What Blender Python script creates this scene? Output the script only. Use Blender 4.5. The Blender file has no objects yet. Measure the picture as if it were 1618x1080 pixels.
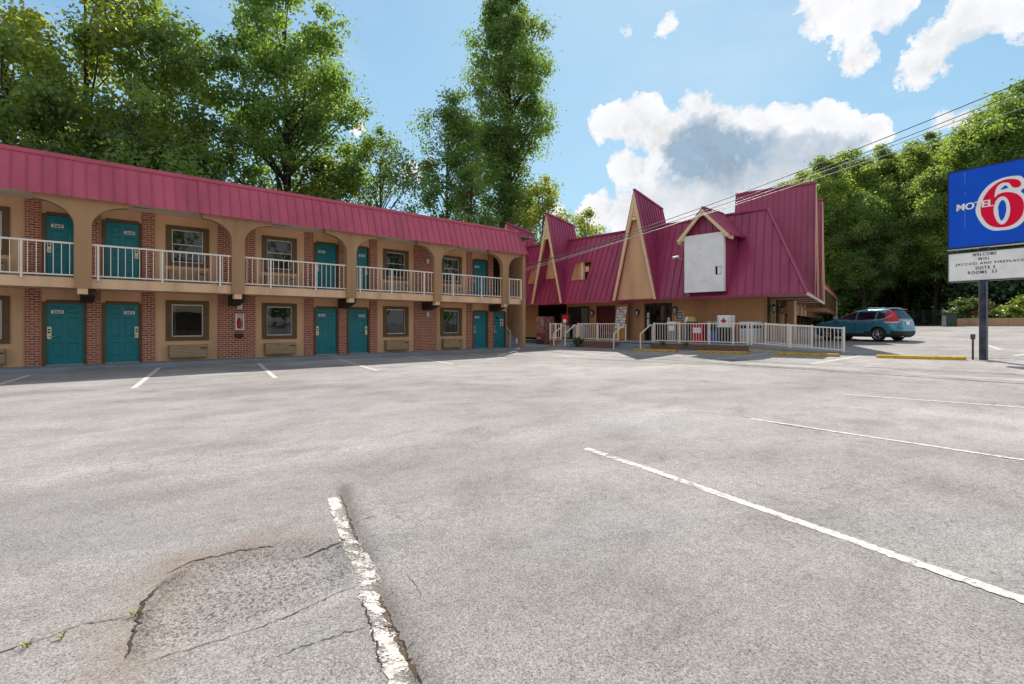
# Motel court: room block on the left, wine-red lobby with A-frame gables, roadside sign, cracked parking lot.
SUN_E = 2.6; SKY_STR = 0.125; EXPO = 1.40; SKY_DUST = 0.3
SKY_TINT = (0.68, 0.94, 1.08); CLOUD_W = (3.05, 3.05, 3.1); CLOUD_D = (0.62, 1.10, 1.62); CLOUD_V = (2.6, 2.85, 3.0)
SKY_CAP = 0.25
CLOUD_FILL = (2.5, 2.45, 2.5)
import bpy, bmesh, math, random
import numpy as np
from mathutils import Vector, Matrix, noise as mnoise
PI = math.pi
sc = bpy.context.scene
COL = sc.collection
random.seed(5)

# ------------------------------------------------------------------ frame
# World axes follow the room block: +X runs along its facade, +Y goes behind it, camera stands at the origin.
CAMH = 1.42; FPX = 809.0; HY = 513.0
YAW = math.radians(47.7)
FW = (math.cos(YAW), math.sin(YAW)); RT = (FW[1], -FW[0])
def ray(px):
    t = (px - 809) / FPX
    return FW[0] + t * RT[0], FW[1] + t * RT[1]
def spot(px, d):
    r = ray(px); return d * r[0], d * r[1]
def onY(px, Y):
    r = ray(px); return Y / r[1]
def zpx(py, d): return CAMH + (HY - py) * d / FPX
def gpt(px, py):
    d = CAMH * FPX / (py - HY); r = ray(px); return d * r[0], d * r[1]

# ------------------------------------------------------------------ ground shape
def softplus(q, w=2.2): return w * np.logaddexp(0, q / w)
def ground_z(x, y):
    x = np.asarray(x, float); y = np.asarray(y, float)
    q = x - 15.7 - 0.4 * y
    z = 0.043 * (softplus(q) - softplus(-14.0))
    far = np.clip((x - 40) / 12, 0, 1)
    z = z * (1 - far) + np.minimum(z, 1.30 + 0.0 * x) * far
    return z
def gz(x, y): return float(ground_z(x, y))

# ------------------------------------------------------------------ materials
MATS = {}
def nmat(name):
    m = bpy.data.materials.new(name); m.use_nodes = True
    nt = m.node_tree; nt.nodes.clear()
    out = nt.nodes.new('ShaderNodeOutputMaterial')
    return m, nt, out
def N(nt, t, **kw):
    n = nt.nodes.new(t)
    for k, v in kw.items():
        if k in n.inputs: n.inputs[k].default_value = v
        else: setattr(n, k, v)
    return n
def L(nt, a, b): nt.links.new(a, b)
def rgba(c): return (c[0], c[1], c[2], 1.0)
def ramp(nt, fac, stops, interp='LINEAR'):
    r = nt.nodes.new('ShaderNodeValToRGB'); r.color_ramp.interpolation = interp
    el = r.color_ramp.elements
    while len(el) > 1: el.remove(el[-1])
    el[0].position = stops[0][0]; el[0].color = rgba(stops[0][1]) if not isinstance(stops[0][1], float) else (stops[0][1],) * 3 + (1,)
    for p, c in stops[1:]:
        e = el.new(p); e.color = rgba(c) if not isinstance(c, float) else (c, c, c, 1)
    if fac is not None: L(nt, fac, r.inputs['Fac'])
    return r
def noise(nt, vec, scale, detail=4, rough=0.55, dist=0.0):
    n = N(nt, 'ShaderNodeTexNoise'); n.inputs['Scale'].default_value = scale
    n.inputs['Detail'].default_value = detail; n.inputs['Roughness'].default_value = rough
    n.inputs['Distortion'].default_value = dist
    if vec is not None: L(nt, vec, n.inputs['Vector'])
    return n
def mapping(nt, vec, scale=(1, 1, 1), rot=(0, 0, 0), loc=(0, 0, 0)):
    m = nt.nodes.new('ShaderNodeMapping')
    m.inputs['Scale'].default_value = scale; m.inputs['Rotation'].default_value = rot; m.inputs['Location'].default_value = loc
    L(nt, vec, m.inputs['Vector']); return m.outputs[0]
def mixc(nt, fac, a, b, mode='MIX'):
    m = nt.nodes.new('ShaderNodeMix'); m.data_type = 'RGBA'; m.blend_type = mode
    for s, v in ((m.inputs[0], fac), (m.inputs[6], a), (m.inputs[7], b)):
        if isinstance(v, (int, float)): s.default_value = v
        elif isinstance(v, tuple): s.default_value = rgba(v)
        else: L(nt, v, s)
    return m.outputs[2]
def mth(nt, op, a, b=None, clamp=False):
    m = nt.nodes.new('ShaderNodeMath'); m.operation = op; m.use_clamp = clamp
    for i, v in enumerate((a, b)):
        if v is None: continue
        if isinstance(v, (int, float)): m.inputs[i].default_value = v
        else: L(nt, v, m.inputs[i])
    return m.outputs[0]
def bump(nt, h, strength=0.3, dist=0.02):
    b = nt.nodes.new('ShaderNodeBump'); b.inputs['Strength'].default_value = strength; b.inputs['Distance'].default_value = dist
    L(nt, h, b.inputs['Height']); return b.outputs[0]
def ocoord(nt): return nt.nodes.new('ShaderNodeTexCoord').outputs['Object']
def gcoord(nt): return nt.nodes.new('ShaderNodeNewGeometry').outputs['Position']

def paint(name, col, rough=0.5, var=0.12, scale=3.0, bumps=0.0, bscale=60, metallic=0.0, streak=False, spec=0.5):
    if name in MATS: return MATS[name]
    m, nt, out = nmat(name)
    p = N(nt, 'ShaderNodeBsdfPrincipled'); L(nt, p.outputs[0], out.inputs[0])
    g = gcoord(nt)
    v = mapping(nt, g, (1, 1, 0.18)) if streak else g
    n = noise(nt, v, scale, 6, 0.6)
    d = tuple(max(0, c * (1 - var * 1.6)) for c in col); b = tuple(min(1, c * (1 + var)) for c in col)
    r = ramp(nt, n.outputs[0], [(0.3, d), (0.5, col), (0.72, b)])
    L(nt, r.outputs[0], p.inputs['Base Color'])
    n2 = noise(nt, g, scale * 4, 3)
    rr = ramp(nt, n2.outputs[0], [(0.3, max(0.02, rough - 0.08)), (0.7, min(1.0, rough + 0.1))])
    L(nt, rr.outputs[0], p.inputs['Roughness'])
    p.inputs['Metallic'].default_value = metallic
    p.inputs['Specular IOR Level'].default_value = spec
    if bumps > 0:
        nb = noise(nt, g, bscale, 4)
        L(nt, bump(nt, nb.outputs[0], bumps, 0.01), p.inputs['Normal'])
    MATS[name] = m; return m

def brick_mat(name, cols, mortar, scale=1.0, whiten=0.35):
    if name in MATS: return MATS[name]
    m, nt, out = nmat(name)
    p = N(nt, 'ShaderNodeBsdfPrincipled'); L(nt, p.outputs[0], out.inputs[0])
    o = ocoord(nt)
    s = nt.nodes.new('ShaderNodeSeparateXYZ'); L(nt, o, s.inputs[0])
    c = nt.nodes.new('ShaderNodeCombineXYZ'); L(nt, mth(nt, 'ADD', s.outputs[0], s.outputs[1]), c.inputs[0]); L(nt, s.outputs[2], c.inputs[1])
    b = nt.nodes.new('ShaderNodeTexBrick'); L(nt, c.outputs[0], b.inputs['Vector'])
    b.inputs['Scale'].default_value = 1.0 / scale
    b.inputs['Brick Width'].default_value = 0.215; b.inputs['Row Height'].default_value = 0.078
    b.inputs['Mortar Size'].default_value = 0.0095; b.inputs['Mortar Smooth'].default_value = 0.15; b.inputs['Bias'].default_value = -0.1
    b.inputs['Color1'].default_value = rgba(cols[0]); b.inputs['Color2'].default_value = rgba(cols[1]); b.inputs['Mortar'].default_value = rgba(mortar)
    n1 = noise(nt, o, 1.3, 5); n2 = noise(nt, o, 26, 4)
    col = mixc(nt, mth(nt, 'MULTIPLY', ramp(nt, n1.outputs[0], [(0.4, 0.0), (0.68, 1.0)]).outputs[0], whiten), b.outputs[0], cols[2])
    col = mixc(nt, 0.35, col, ramp(nt, n2.outputs[0], [(0.3, 0.55), (0.7, 1.3)]).outputs[0], 'MULTIPLY')
    L(nt, col, p.inputs['Base Color']); p.inputs['Roughness'].default_value = 0.85
    h = mth(nt, 'SUBTRACT', mth(nt, 'MULTIPLY', n2.outputs[0], 0.3), b.outputs['Fac'])
    L(nt, bump(nt, h, 0.6, 0.012), p.inputs['Normal'])
    MATS[name] = m; return m

def pane_mat(name, tint=(0.02, 0.025, 0.03), see=0.35, refl=0.02):
    if name in MATS: return MATS[name]
    m, nt, out = nmat(name)
    gl = N(nt, 'ShaderNodeBsdfGlossy'); gl.inputs['Roughness'].default_value = 0.015; gl.inputs['Color'].default_value = (0.9, 0.93, 0.95, 1)
    df = N(nt, 'ShaderNodeBsdfDiffuse'); df.inputs['Color'].default_value = rgba(tint)
    tr = N(nt, 'ShaderNodeBsdfTransparent'); tr.inputs['Color'].default_value = (0.75, 0.8, 0.78, 1)
    g = gcoord(nt); nb = noise(nt, g, 0.9, 2)
    nrm = bump(nt, nb.outputs[0], 0.06, 0.05); L(nt, nrm, gl.inputs['Normal'])
    a = nt.nodes.new('ShaderNodeMixShader'); a.inputs[0].default_value = see
    L(nt, df.outputs[0], a.inputs[1]); L(nt, tr.outputs[0], a.inputs[2])
    lw = nt.nodes.new('ShaderNodeLayerWeight'); lw.inputs['Blend'].default_value = .5
    ff = mth(nt, 'ADD', mth(nt, 'POWER', lw.outputs['Facing'], 5.0), .045 + refl, True)
    b = nt.nodes.new('ShaderNodeMixShader'); L(nt, ff, b.inputs[0]); L(nt, a.outputs[0], b.inputs[1]); L(nt, gl.outputs[0], b.inputs[2])
    L(nt, b.outputs[0], out.inputs[0]); MATS[name] = m; return m

def leaf_mat(name, dark, mid, light, trans=0.45, tcol=(0.30, 0.40, 0.03)):
    m, nt, out = nmat(name)
    at = nt.nodes.new('ShaderNodeAttribute'); at.attribute_name = 'tint'
    oi = nt.nodes.new('ShaderNodeObjectInfo')
    f = mth(nt, 'ADD', at.outputs['Fac'], mth(nt, 'MULTIPLY', mth(nt, 'SUBTRACT', oi.outputs['Random'], 0.5), 0.25), True)
    r = ramp(nt, f, [(0.05, dark), (0.5, mid), (0.95, light)])
    d = N(nt, 'ShaderNodeBsdfDiffuse'); L(nt, r.outputs[0], d.inputs['Color'])
    t = N(nt, 'ShaderNodeBsdfTranslucent')
    tc = mixc(nt, 0.55, r.outputs[0], tcol); L(nt, tc, t.inputs['Color'])
    a = nt.nodes.new('ShaderNodeMixShader'); a.inputs[0].default_value = trans
    L(nt, d.outputs[0], a.inputs[1]); L(nt, t.outputs[0], a.inputs[2])
    gl = N(nt, 'ShaderNodeBsdfGlossy'); gl.inputs['Roughness'].default_value = 0.45
    b = nt.nodes.new('ShaderNodeMixShader'); b.inputs[0].default_value = 0.05
    L(nt, a.outputs[0], b.inputs[1]); L(nt, gl.outputs[0], b.inputs[2])
    L(nt, b.outputs[0], out.inputs[0]); MATS[name] = m; return m

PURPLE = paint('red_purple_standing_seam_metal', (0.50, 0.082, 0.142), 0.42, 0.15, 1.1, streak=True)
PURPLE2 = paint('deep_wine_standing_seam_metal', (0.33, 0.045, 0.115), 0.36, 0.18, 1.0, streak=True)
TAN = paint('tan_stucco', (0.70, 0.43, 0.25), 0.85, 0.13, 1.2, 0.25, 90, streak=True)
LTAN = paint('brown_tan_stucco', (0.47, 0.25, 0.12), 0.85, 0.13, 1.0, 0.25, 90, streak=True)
TAN2 = paint('light_tan_trim', (0.80, 0.52, 0.32), 0.75, 0.14, 1.6, 0.12, 60, streak=True)
BROWNTAN = paint('brown_tan_column_paint', (0.41, 0.24, 0.125), 0.75, 0.13, 1.6, 0.15, 60, streak=True)
SOFFIT = paint('dusty_cream_soffit', (0.78, 0.62, 0.46), 0.85, 0.12, 0.9)
BROWN = paint('dark_brown_trim', (0.135, 0.070, 0.024), 0.6, 0.12, 3)
DKBROWN = paint('near_black_brown_beam', (0.042, 0.028, 0.018), 0.7, 0.2, 3)
CREAM = paint('cream_board', (0.80, 0.60, 0.36), 0.65, 0.08, 4)
WHITE = paint('white_enamel', (0.86, 0.78, 0.70), 0.4, 0.05, 6)
OFFWHITE = paint('weathered_white_panel', (0.90, 0.90, 0.91), 0.5, 0.06, 1.6)
TEAL = paint('teal_door_paint', (0.001, 0.19, 0.225), 0.42, 0.10, 2.2)
BLACK = paint('black_enamel', (0.012, 0.012, 0.013), 0.4, 0.2, 5)
DARK = paint('dark_interior', (0.010, 0.010, 0.010), 0.9, 0.2, 2)
CHROME = paint('brushed_nickel', (0.62, 0.58, 0.50), 0.3, 0.05, 8, metallic=0.85)
ACMAT = paint('beige_louvre_metal', (0.56, 0.41, 0.25), 0.55, 0.08, 4)
CURTAIN = paint('pale_curtain_cloth', (0.62, 0.60, 0.50), 0.9, 0.08, 4)
MAROON = paint('maroon_curtain_cloth', (0.10, 0.012, 0.012), 0.9, 0.1, 4)
GREY = paint('grey_metal', (0.33, 0.34, 0.36), 0.42, 0.1, 4, metallic=0.3)
SILVER = paint('silver_metal', (0.55, 0.57, 0.60), 0.32, 0.06, 4, metallic=0.6)
RED = paint('bright_red_enamel', (0.55, 0.012, 0.018), 0.35, 0.08, 4)
BLUE = paint('blue_enamel', (0.03, 0.12, 0.30), 0.4, 0.1, 4)
YELLOW = paint('worn_yellow_paint', (0.62, 0.40, 0.02), 0.75, 0.22, 9, 0.3, 40)
YELLOWD = paint('chipped_yellow_paint', (0.50, 0.33, 0.06), 0.85, 0.4, 14, 0.4, 40)
CONC = paint('grey_concrete', (0.30, 0.30, 0.30), 0.9, 0.16, 1.6, 0.2, 40)
CONCB = paint('blue_grey_walkway_concrete', (0.23, 0.26, 0.29), 0.9, 0.14, 1.2, 0.2, 40)
CONCT = paint('tan_concrete', (0.50, 0.44, 0.34), 0.9, 0.14, 1.6, 0.25, 30)
WOOD = paint('varnished_wood', (0.36, 0.17, 0.05), 0.55, 0.25, 8)
BARK = paint('tree_bark', (0.055, 0.042, 0.030), 0.95, 0.35, 3, 0.8, 14)
BARKG = paint('pale_tree_bark', (0.13, 0.11, 0.085), 0.95, 0.3, 3, 0.8, 14)
RUBBER = paint('tyre_rubber', (0.014, 0.014, 0.015), 0.8, 0.15, 8)
PLASTIC = paint('charcoal_plastic', (0.022, 0.023, 0.025), 0.6, 0.12, 5)
ALLOY = paint('silver_alloy', (0.66, 0.67, 0.68), 0.28, 0.04, 5, metallic=0.7)
SIGNBLUE = paint('sign_blue_face', (0.003, 0.095, 0.68), 0.42, 0.05, 1.2, spec=.2)
SIGNRED = paint('sign_red_face', (0.88, 0.004, 0.050), 0.45, 0.04, 2, spec=.15)
SIGNWHITE = paint('sign_white_face', (0.95, 0.94, 0.93), 0.4, 0.03, 2)
BOARD = paint('message_board_face', (0.93, 0.92, 0.90), 0.45, 0.08, 2.2, streak=False)
STEELBLUE = paint('weathered_blue_grey_steel', (0.042, 0.047, 0.075), 0.6, 0.7, 3.5, 0.3, 20)
LGLASS = pane_mat('window_pane', see=0.5)
BGLASS = pane_mat('unlit_room_pane', (0.012, 0.012, 0.014), 0.0)
DGLASS = pane_mat('dark_door_pane', (0.008, 0.008, 0.009), 0.25)
CGLASS = pane_mat('car_glass', (0.006, 0.007, 0.008), 0.22)
BRICK = brick_mat('red_brown_brick', ((0.40, 0.095, 0.058), (0.20, 0.046, 0.032), (0.50, 0.21, 0.14)), (0.70, 0.52, 0.38))
BRICKD = brick_mat('dark_porch_brick', ((0.19, 0.068, 0.048), (0.09, 0.032, 0.026), (0.26, 0.15, 0.12)), (0.30, 0.25, 0.20))
LAMPG = paint('frosted_lamp_glass', (0.70, 0.70, 0.66), 0.3, 0.04, 5)
PLANTERM = paint('terracotta_block', (0.46, 0.29, 0.19), 0.9, 0.15, 1.5, 0.25, 30)
GREENM = paint('dark_green_enamel', (0.022, 0.060, 0.045), 0.5, 0.15, 4)
REDROOF = paint('faded_red_metal', (0.34, 0.045, 0.055), 0.45, 0.12, 1)

# ------------------------------------------------------------------ mesh builder
class MB:
    def __init__(s): s.v = []; s.f = []; s.m = []; s.sm = []
    def add(s, vs, fs, m=0, smooth=False):
        b = len(s.v); s.v += [tuple(p) for p in vs]
        for f in fs: s.f.append(tuple(b + i for i in f)); s.m.append(m); s.sm.append(smooth)
        return s
    def quad(s, a, b, c, d, m=0): return s.add([a, b, c, d], [(0, 1, 2, 3)], m)
    def poly(s, pts, m=0): return s.add(pts, [tuple(range(len(pts)))], m)
    def box(s, x0, x1, y0, y1, z0, z1, m=0):
        if x1 < x0: x0, x1 = x1, x0
        if y1 < y0: y0, y1 = y1, y0
        v = [(x, y, z) for z in (z0, z1) for y in (y0, y1) for x in (x0, x1)]
        return s.add(v, [(0, 2, 3, 1), (4, 5, 7, 6), (0, 1, 5, 4), (2, 6, 7, 3), (0, 4, 6, 2), (1, 3, 7, 5)], m)
    def bbox(s, x0, x1, y0, y1, z0, z1, b=0.01, m=0):
        """box with chamfered edges"""
        if x1 < x0: x0, x1 = x1, x0
        if y1 < y0: y0, y1 = y1, y0
        bm = bmesh.new(); bmesh.ops.create_cube(bm, size=1)
        for v in bm.verts:
            v.co = Vector(((x0 + x1) / 2 + v.co.x * (x1 - x0), (y0 + y1) / 2 + v.co.y * (y1 - y0), (z0 + z1) / 2 + v.co.z * (z1 - z0)))
        bmesh.ops.bevel(bm, geom=bm.edges[:], offset=min(b, (x1 - x0) * .45, (y1 - y0) * .45, (z1 - z0) * .45), segments=2, affect='EDGES', profile=0.6)
        bm.verts.index_update()
        s.add([v.co[:] for v in bm.verts], [[v.index for v in f.verts] for f in bm.faces], m); bm.free(); return s
    def bar(s, p0, p1, w, h=None, m=0):
        """rectangular bar between two points"""
        h = h or w; a = Vector(p0); b = Vector(p1); d = (b - a).normalized()
        up = Vector((0, 0, 1)) if abs(d.z) < 0.95 else Vector((0, 1, 0))
        r = d.cross(up).normalized(); u = r.cross(d)
        v = []
        for p in (a, b):
            for i, j in ((-1, -1), (1, -1), (1, 1), (-1, 1)): v.append(p + r * (i * w / 2) + u * (j * h / 2))
        return s.add(v, [(3, 2, 1, 0), (4, 5, 6, 7), (0, 1, 5, 4), (1, 2, 6, 5), (2, 3, 7, 6), (3, 0, 4, 7)], m)
    def tube(s, pts, rad, n=8, m=0, caps=True, smooth=True):
        pts = [Vector(p) for p in pts]; k = len(pts)
        rr = rad if isinstance(rad, (list, tuple)) else [rad] * k
        v = []; ref = None
        for i, p in enumerate(pts):
            d = (pts[min(i + 1, k - 1)] - pts[max(i - 1, 0)]).normalized()
            if ref is None or abs(ref.dot(d)) > 0.98: ref = Vector((1, 0, 0)) if abs(d.x) < 0.8 else Vector((0, 1, 0))
            a = d.cross(ref).normalized(); b = d.cross(a).normalized()
            ref = a.cross(d) if False else ref
            for j in range(n):
                t = 2 * PI * j / n; v.append(p + (a * math.cos(t) + b * math.sin(t)) * rr[i])
        f = []
        for i in range(k - 1):
            for j in range(n):
                f.append((i * n + j, i * n + (j + 1) % n, (i + 1) * n + (j + 1) % n, (i + 1) * n + j))
        s.add(v, f, m, smooth)
        if caps: s.add([v[j] for j in range(n)], [tuple(range(n))], m); s.add([v[(k - 1) * n + j] for j in range(n)], [tuple(reversed(range(n)))], m)
        return s
    def lathe(s, prof, o, axis='z', n=20, m=0, smooth=True):
        v = []
        for r, h in prof:
            for j in range(n):
                t = 2 * PI * j / n; c, q = r * math.cos(t), r * math.sin(t)
                p = (c, q, h) if axis == 'z' else ((h, c, q) if axis == 'x' else (c, h, q))
                v.append((o[0] + p[0], o[1] + p[1], o[2] + p[2]))
        f = []
        for i in range(len(prof) - 1):
            for j in range(n): f.append((i * n + j, i * n + (j + 1) % n, (i + 1) * n + (j + 1) % n, (i + 1) * n + j))
        return s.add(v, f, m, smooth)
    def prism(s, pts, off, m=0):
        """polygon (3D points) swept by vector off"""
        n = len(pts); o = Vector(off); a = [Vector(p) for p in pts]; b = [p + o for p in a]
        s.add(a + b, [tuple(reversed(range(n))), tuple(range(n, 2 * n))] + [(i, (i + 1) % n, n + (i + 1) % n, n + i) for i in range(n)], m)
        return s
    def build(s, name, mats, parent=None, world=False, fixn=True):
        me = bpy.data.meshes.new(name)
        vs = s.v
        if world and parent is not None:
            inv = parent.matrix_basis.inverted()
            pp = parent.parent
            if pp is not None: inv = (pp.matrix_basis @ parent.matrix_basis).inverted()
            vs = [tuple(inv @ Vector(p)) for p in vs]
        me.from_pydata([tuple(p) for p in vs], [], s.f)
        if not isinstance(mats, (list, tuple)): mats = [mats]
        for m in mats: me.materials.append(m)
        me.polygons.foreach_set('material_index', s.m); me.polygons.foreach_set('use_smooth', s.sm)
        if fixn:
            bm = bmesh.new(); bm.from_mesh(me); bmesh.ops.recalc_face_normals(bm, faces=bm.faces[:]); bm.to_mesh(me); bm.free()
        me.update()
        o = bpy.data.objects.new(name, me); COL.objects.link(o)
        if parent is not None: o.parent = parent
        return o
def tag(o, label=None, cat=None, group=None, kind=None):
    if label: o['label'] = label
    if cat: o['category'] = cat
    if group: o['group'] = group
    if kind: o['kind'] = kind
    return o
def empty(name, loc, rz=0.0, label=None, cat=None, group=None):
    o = bpy.data.objects.new(name, None); COL.objects.link(o)
    o.location = loc; o.rotation_euler = (0, 0, rz); o.empty_display_size = 0.2
    o.matrix_basis = Matrix.Translation(Vector(loc)) @ Matrix.Rotation(rz, 4, 'Z')
    return tag(o, label, cat, group)
def copy_tree(o, parent=None):
    c = o.copy(); COL.objects.link(c)
    if parent is not None: c.parent = parent
    for ch in list(o.children): copy_tree(ch, c)
    return c
def text2d(body, size=1.0, offset=0.0, shear=0.0, space=1.0):
    """flat lettering as (points, faces), origin at its lower left"""
    cu = bpy.data.curves.new('lettering', 'FONT'); cu.body = body; cu.size = size; cu.offset = offset; cu.shear = shear; cu.space_character = space
    cu.resolution_u = 4
    ob = bpy.data.objects.new('lettering', cu); COL.objects.link(ob)
    dg = bpy.context.evaluated_depsgraph_get(); dg.update()
    me = bpy.data.meshes.new_from_object(ob.evaluated_get(dg))
    vs = [(v.co.x, v.co.y) for v in me.vertices]; fs = [tuple(p.vertices) for p in me.polygons]
    bpy.data.objects.remove(ob); bpy.data.curves.remove(cu); bpy.data.meshes.remove(me)
    x0 = min(v[0] for v in vs); y0 = min(v[1] for v in vs)
    return [(x - x0, y - y0) for x, y in vs], fs
def letter_into(mb, body, o, ax, up, width=None, height=None, m=0, offset=0.0, shear=0.0):
    vs, fs = text2d(body, 1.0, offset, shear)
    W = max(v[0] for v in vs); Hh = max(v[1] for v in vs)
    sx = (width / W) if width else height / Hh; sy = (height / Hh) if height else sx
    o = Vector(o); ax = Vector(ax); up = Vector(up)
    mb.add([o + ax * (x * sx) + up * (y * sy) for x, y in vs], fs, m)
def panel_holes(mb, O, U, V, w, h, holes, depth=0.0, m=0, mr=None):
    """wall rectangle O + u*U + v*V (u<w, v<h) with rectangular openings and reveals going along -normal by depth (vector)"""
    O, U, V = Vector(O), Vector(U), Vector(V)
    us = sorted({0, w} | {x for q in holes for x in (q[0], q[1])}); vs = sorted({0, h} | {x for q in holes for x in (q[2], q[3])})
    us = [u for u in us if 0 <= u <= w]; vs = [v for v in vs if 0 <= v <= h]
    for i in range(len(us) - 1):
        for j in range(len(vs) - 1):
            cu, cv = (us[i] + us[i + 1]) / 2, (vs[j] + vs[j + 1]) / 2
            if any(q[0] < cu < q[1] and q[2] < cv < q[3] for q in holes): continue
            mb.quad(O + U * us[i] + V * vs[j], O + U * us[i + 1] + V * vs[j], O + U * us[i + 1] + V * vs[j + 1], O + U * us[i] + V * vs[j + 1], m)
    if depth:
        D = Vector(depth)
        for a, b, c, d in holes:
            P = [O + U * a + V * c, O + U * b + V * c, O + U * b + V * d, O + U * a + V * d]
            for k in range(4):
                p, q = P[k], P[(k + 1) % 4]; mb.quad(p, q, q + D, p + D, m if mr is None else mr)
# ================================================================== ROOM BLOCK (two storeys, arched balcony)
XL = -8.9; YW = 22.0; YB = 20.7
blk = empty('motel_building', (6.0, 24.0, 0), 0, 'long two storey tan motel block with teal doors, brick piers and arched balcony', 'motel building')
# openings
PERIOD = 8.6
WINS = []; PIERS = []; DOORS = []
for k in (-1, 0, 1, 2):
    o = k * PERIOD
    for a in (-2.18, 3.18):
        x = a + o
        if XL + .3 < x < 18.0: WINS.append(x)
    for a, b in ((-0.49, -0.13), (0.99, 1.35), (2.48, 2.85), (4.85, 6.16), (-3.75, -2.44) if k == -1 else (99, 99)):
        if XL + .3 < a + o < 18.4: PIERS.append((a + o, b + o))
    for a, side in ((-0.03, -1), (1.45, 1)):
        if XL + .3 < a + o < 18.3: DOORS.append((a + o, side))
NUM_LO = {0: '263', 1: '262', 2: '261', 3: '260', 4: '259'}
NUM_UP = {0: '269', 1: '268', 2: '267', 3: '266', 4: '265'}
DW = 0.985
SERV = (18.6, 0.88)            # service door beside the stair
def holes_for(level):
    hs = []
    z0, zd = (0.12, 2.17) if level == 0 else (2.87, 4.97)
    base = 0.12 if level == 0 else 2.87
    zo = 0 if level == 0 else 2.72
    for x in WINS: hs.append((x + .18 - XL, x + 1.18 - XL, 0.99 + zo - base, 2.17 + zo - base))
    for x, s in DOORS: hs.append((x - XL, x + DW - XL, 0.0, zd - base))
    if level == 0: hs.append((SERV[0] - XL, SERV[0] + SERV[1] - XL, 0, zd - base))
    return hs
mb = MB()
panel_holes(mb, (XL, YW, 0.12), (1, 0, 0), (0, 0, 1), 19.6 - XL, 2.5, holes_for(0), (0, .12, 0))
panel_holes(mb, (XL, YW, 2.87), (1, 0, 0), (0, 0, 1), 18.6 - XL, 2.52, holes_for(1), (0, .12, 0))
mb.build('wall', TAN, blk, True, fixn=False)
# body behind
mb = MB()
mb.box(XL, 18.6, 23.3, 30, 0.1, 6.42)
mb.box(18.6, 20.95, 25.2, 30, 0.1, 6.42)
mb.build('rear_block', [TAN], blk, True)
mb = MB()
mb.quad((XL, 23.28, 0.1), (18.6, 23.28, 0.1), (18.6, 23.28, 5.4), (XL, 23.28, 5.4))
mb.quad((XL, YW + .13, 2.63), (18.6, YW + .13, 2.63), (18.6, 23.28, 2.63), (XL, 23.28, 2.63))
mb.quad((XL, YW + .13, 0.13), (19.5, YW + .13, 0.13), (19.5, 23.28, 0.13), (XL, 23.28, 0.13))
for x in [PIERS[i][0] + .2 for i in range(len(PIERS))] + [19.55, 18.59]:
    mb.quad((x, YW + .13, 0.13), (x, 23.28, 0.13), (x, 23.28, 2.6), (x, YW + .13, 2.6))
    if x < 18.6: mb.quad((x, YW + .13, 2.9), (x, 23.28, 2.9), (x, 23.28, 5.4), (x, YW + .13, 5.4))
mb.build('room_interior', DARK, blk, True, fixn=False)
# brick piers
for a, b in PIERS:
    for z0, z1 in ((0.12, 2.56), (2.872, 5.36)):
        m = MB(); m.box(a, b, YW - .06, YW - .002, z0 - .0 + .002, z1)
        pr = m.build('brick_pier', BRICK, blk, True)
# slab, soffit
m = MB(); m.bbox(XL, 19.5, YB, YW - .003, 2.56, 2.87, 0.012); m.build('balcony_slab', TAN2, blk, True)
m = MB(); m.box(XL, 19.5, YB + .03, YW - .004, 2.872, 2.885); m.build('balcony_floor', CONC, blk, True)
m = MB()
m.box(XL, 19.6, 20.46, 22.02, 5.36, 5.42)
for k in range(9):       # soffit vent strips
    x = -2.2 + k * 2.18
    m.box(x, x + .55, 21.1, 21.16, 5.352, 5.362, 1)
m.build('soffit', [SOFFIT, DKBROWN], blk, True)
# windows
def window(x, zo, parent, curt):
    fr = MB()
    z0, z1 = 0.85 + zo, 2.31 + zo
    for (a, b, c, d) in ((0, 1.36, z0, z0 + .14), (0, 1.36, z1 - .14, z1), (0, .18, z0 + .14, z1 - .14), (1.18, 1.36, z0 + .14, z1 - .14)):
        fr.box(x + a, x + b, YW - .045, YW - .003, c, d)
    w = fr.build('window', BROWN, parent, True)
    g = MB(); y = YW + .07
    g.quad((x + .18, y, z0 + .14), (x + 1.18, y, z0 + .14), (x + 1.18, y, z1 - .14), (x + .18, y, z1 - .14))
    g.build('pane', LGLASS, w, True, fixn=False)
    s = MB()
    for (a, b, c, d) in ((.181, .215, z0 + .141, z1 - .141), (1.145, 1.179, z0 + .141, z1 - .141), (.215, 1.145, z0 + .141, z0 + .175), (.215, 1.145, z1 - .175, z1 - .141)) + (((.215, 1.145, (z0 + z1) / 2 + .05, (z0 + z1) / 2 + .075),) if zo > 0 else ()):
        s.box(x + a, x + b, y - .03, y + .02, c, d)
    s.build('sash', SILVER, w, True)
    for (a, b, mi) in curt:
        c = MB()
        n = 10; pts = []
        for i in range(n + 1):
            u = a + (b - a) * i / n; pts.append((x + u, YW + .22 + .03 * math.sin(i * 2.4), 0))
        for i in range(n):
            p, q = pts[i], pts[i + 1]; c.quad((p[0], p[1], z0 + .1), (q[0], q[1], z0 + .1), (q[0], q[1], z1 - .1), (p[0], p[1], z1 - .1), mi)
        c.build('curtain', [CURTAIN, MAROON], w, True, fixn=False)
    return w
CURTS = [[(.2, .34, 0)], [(.98, 1.18, 0), (.86, .97, 1)], [(.2, .27, 0)], [(.2, .42, 0), (1.06, 1.16, 0)], [(1.08, 1.18, 0)], [(.2, .4, 0), (.95, 1.17, 0)], [(.2, .32, 0), (.33, .42, 1)]]
for i, x in enumerate(WINS):
    window(x, 0, blk, CURTS[(i * 3 + 1) % 7]); window(x, 2.72, blk, CURTS[(i * 2) % 7])
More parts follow.
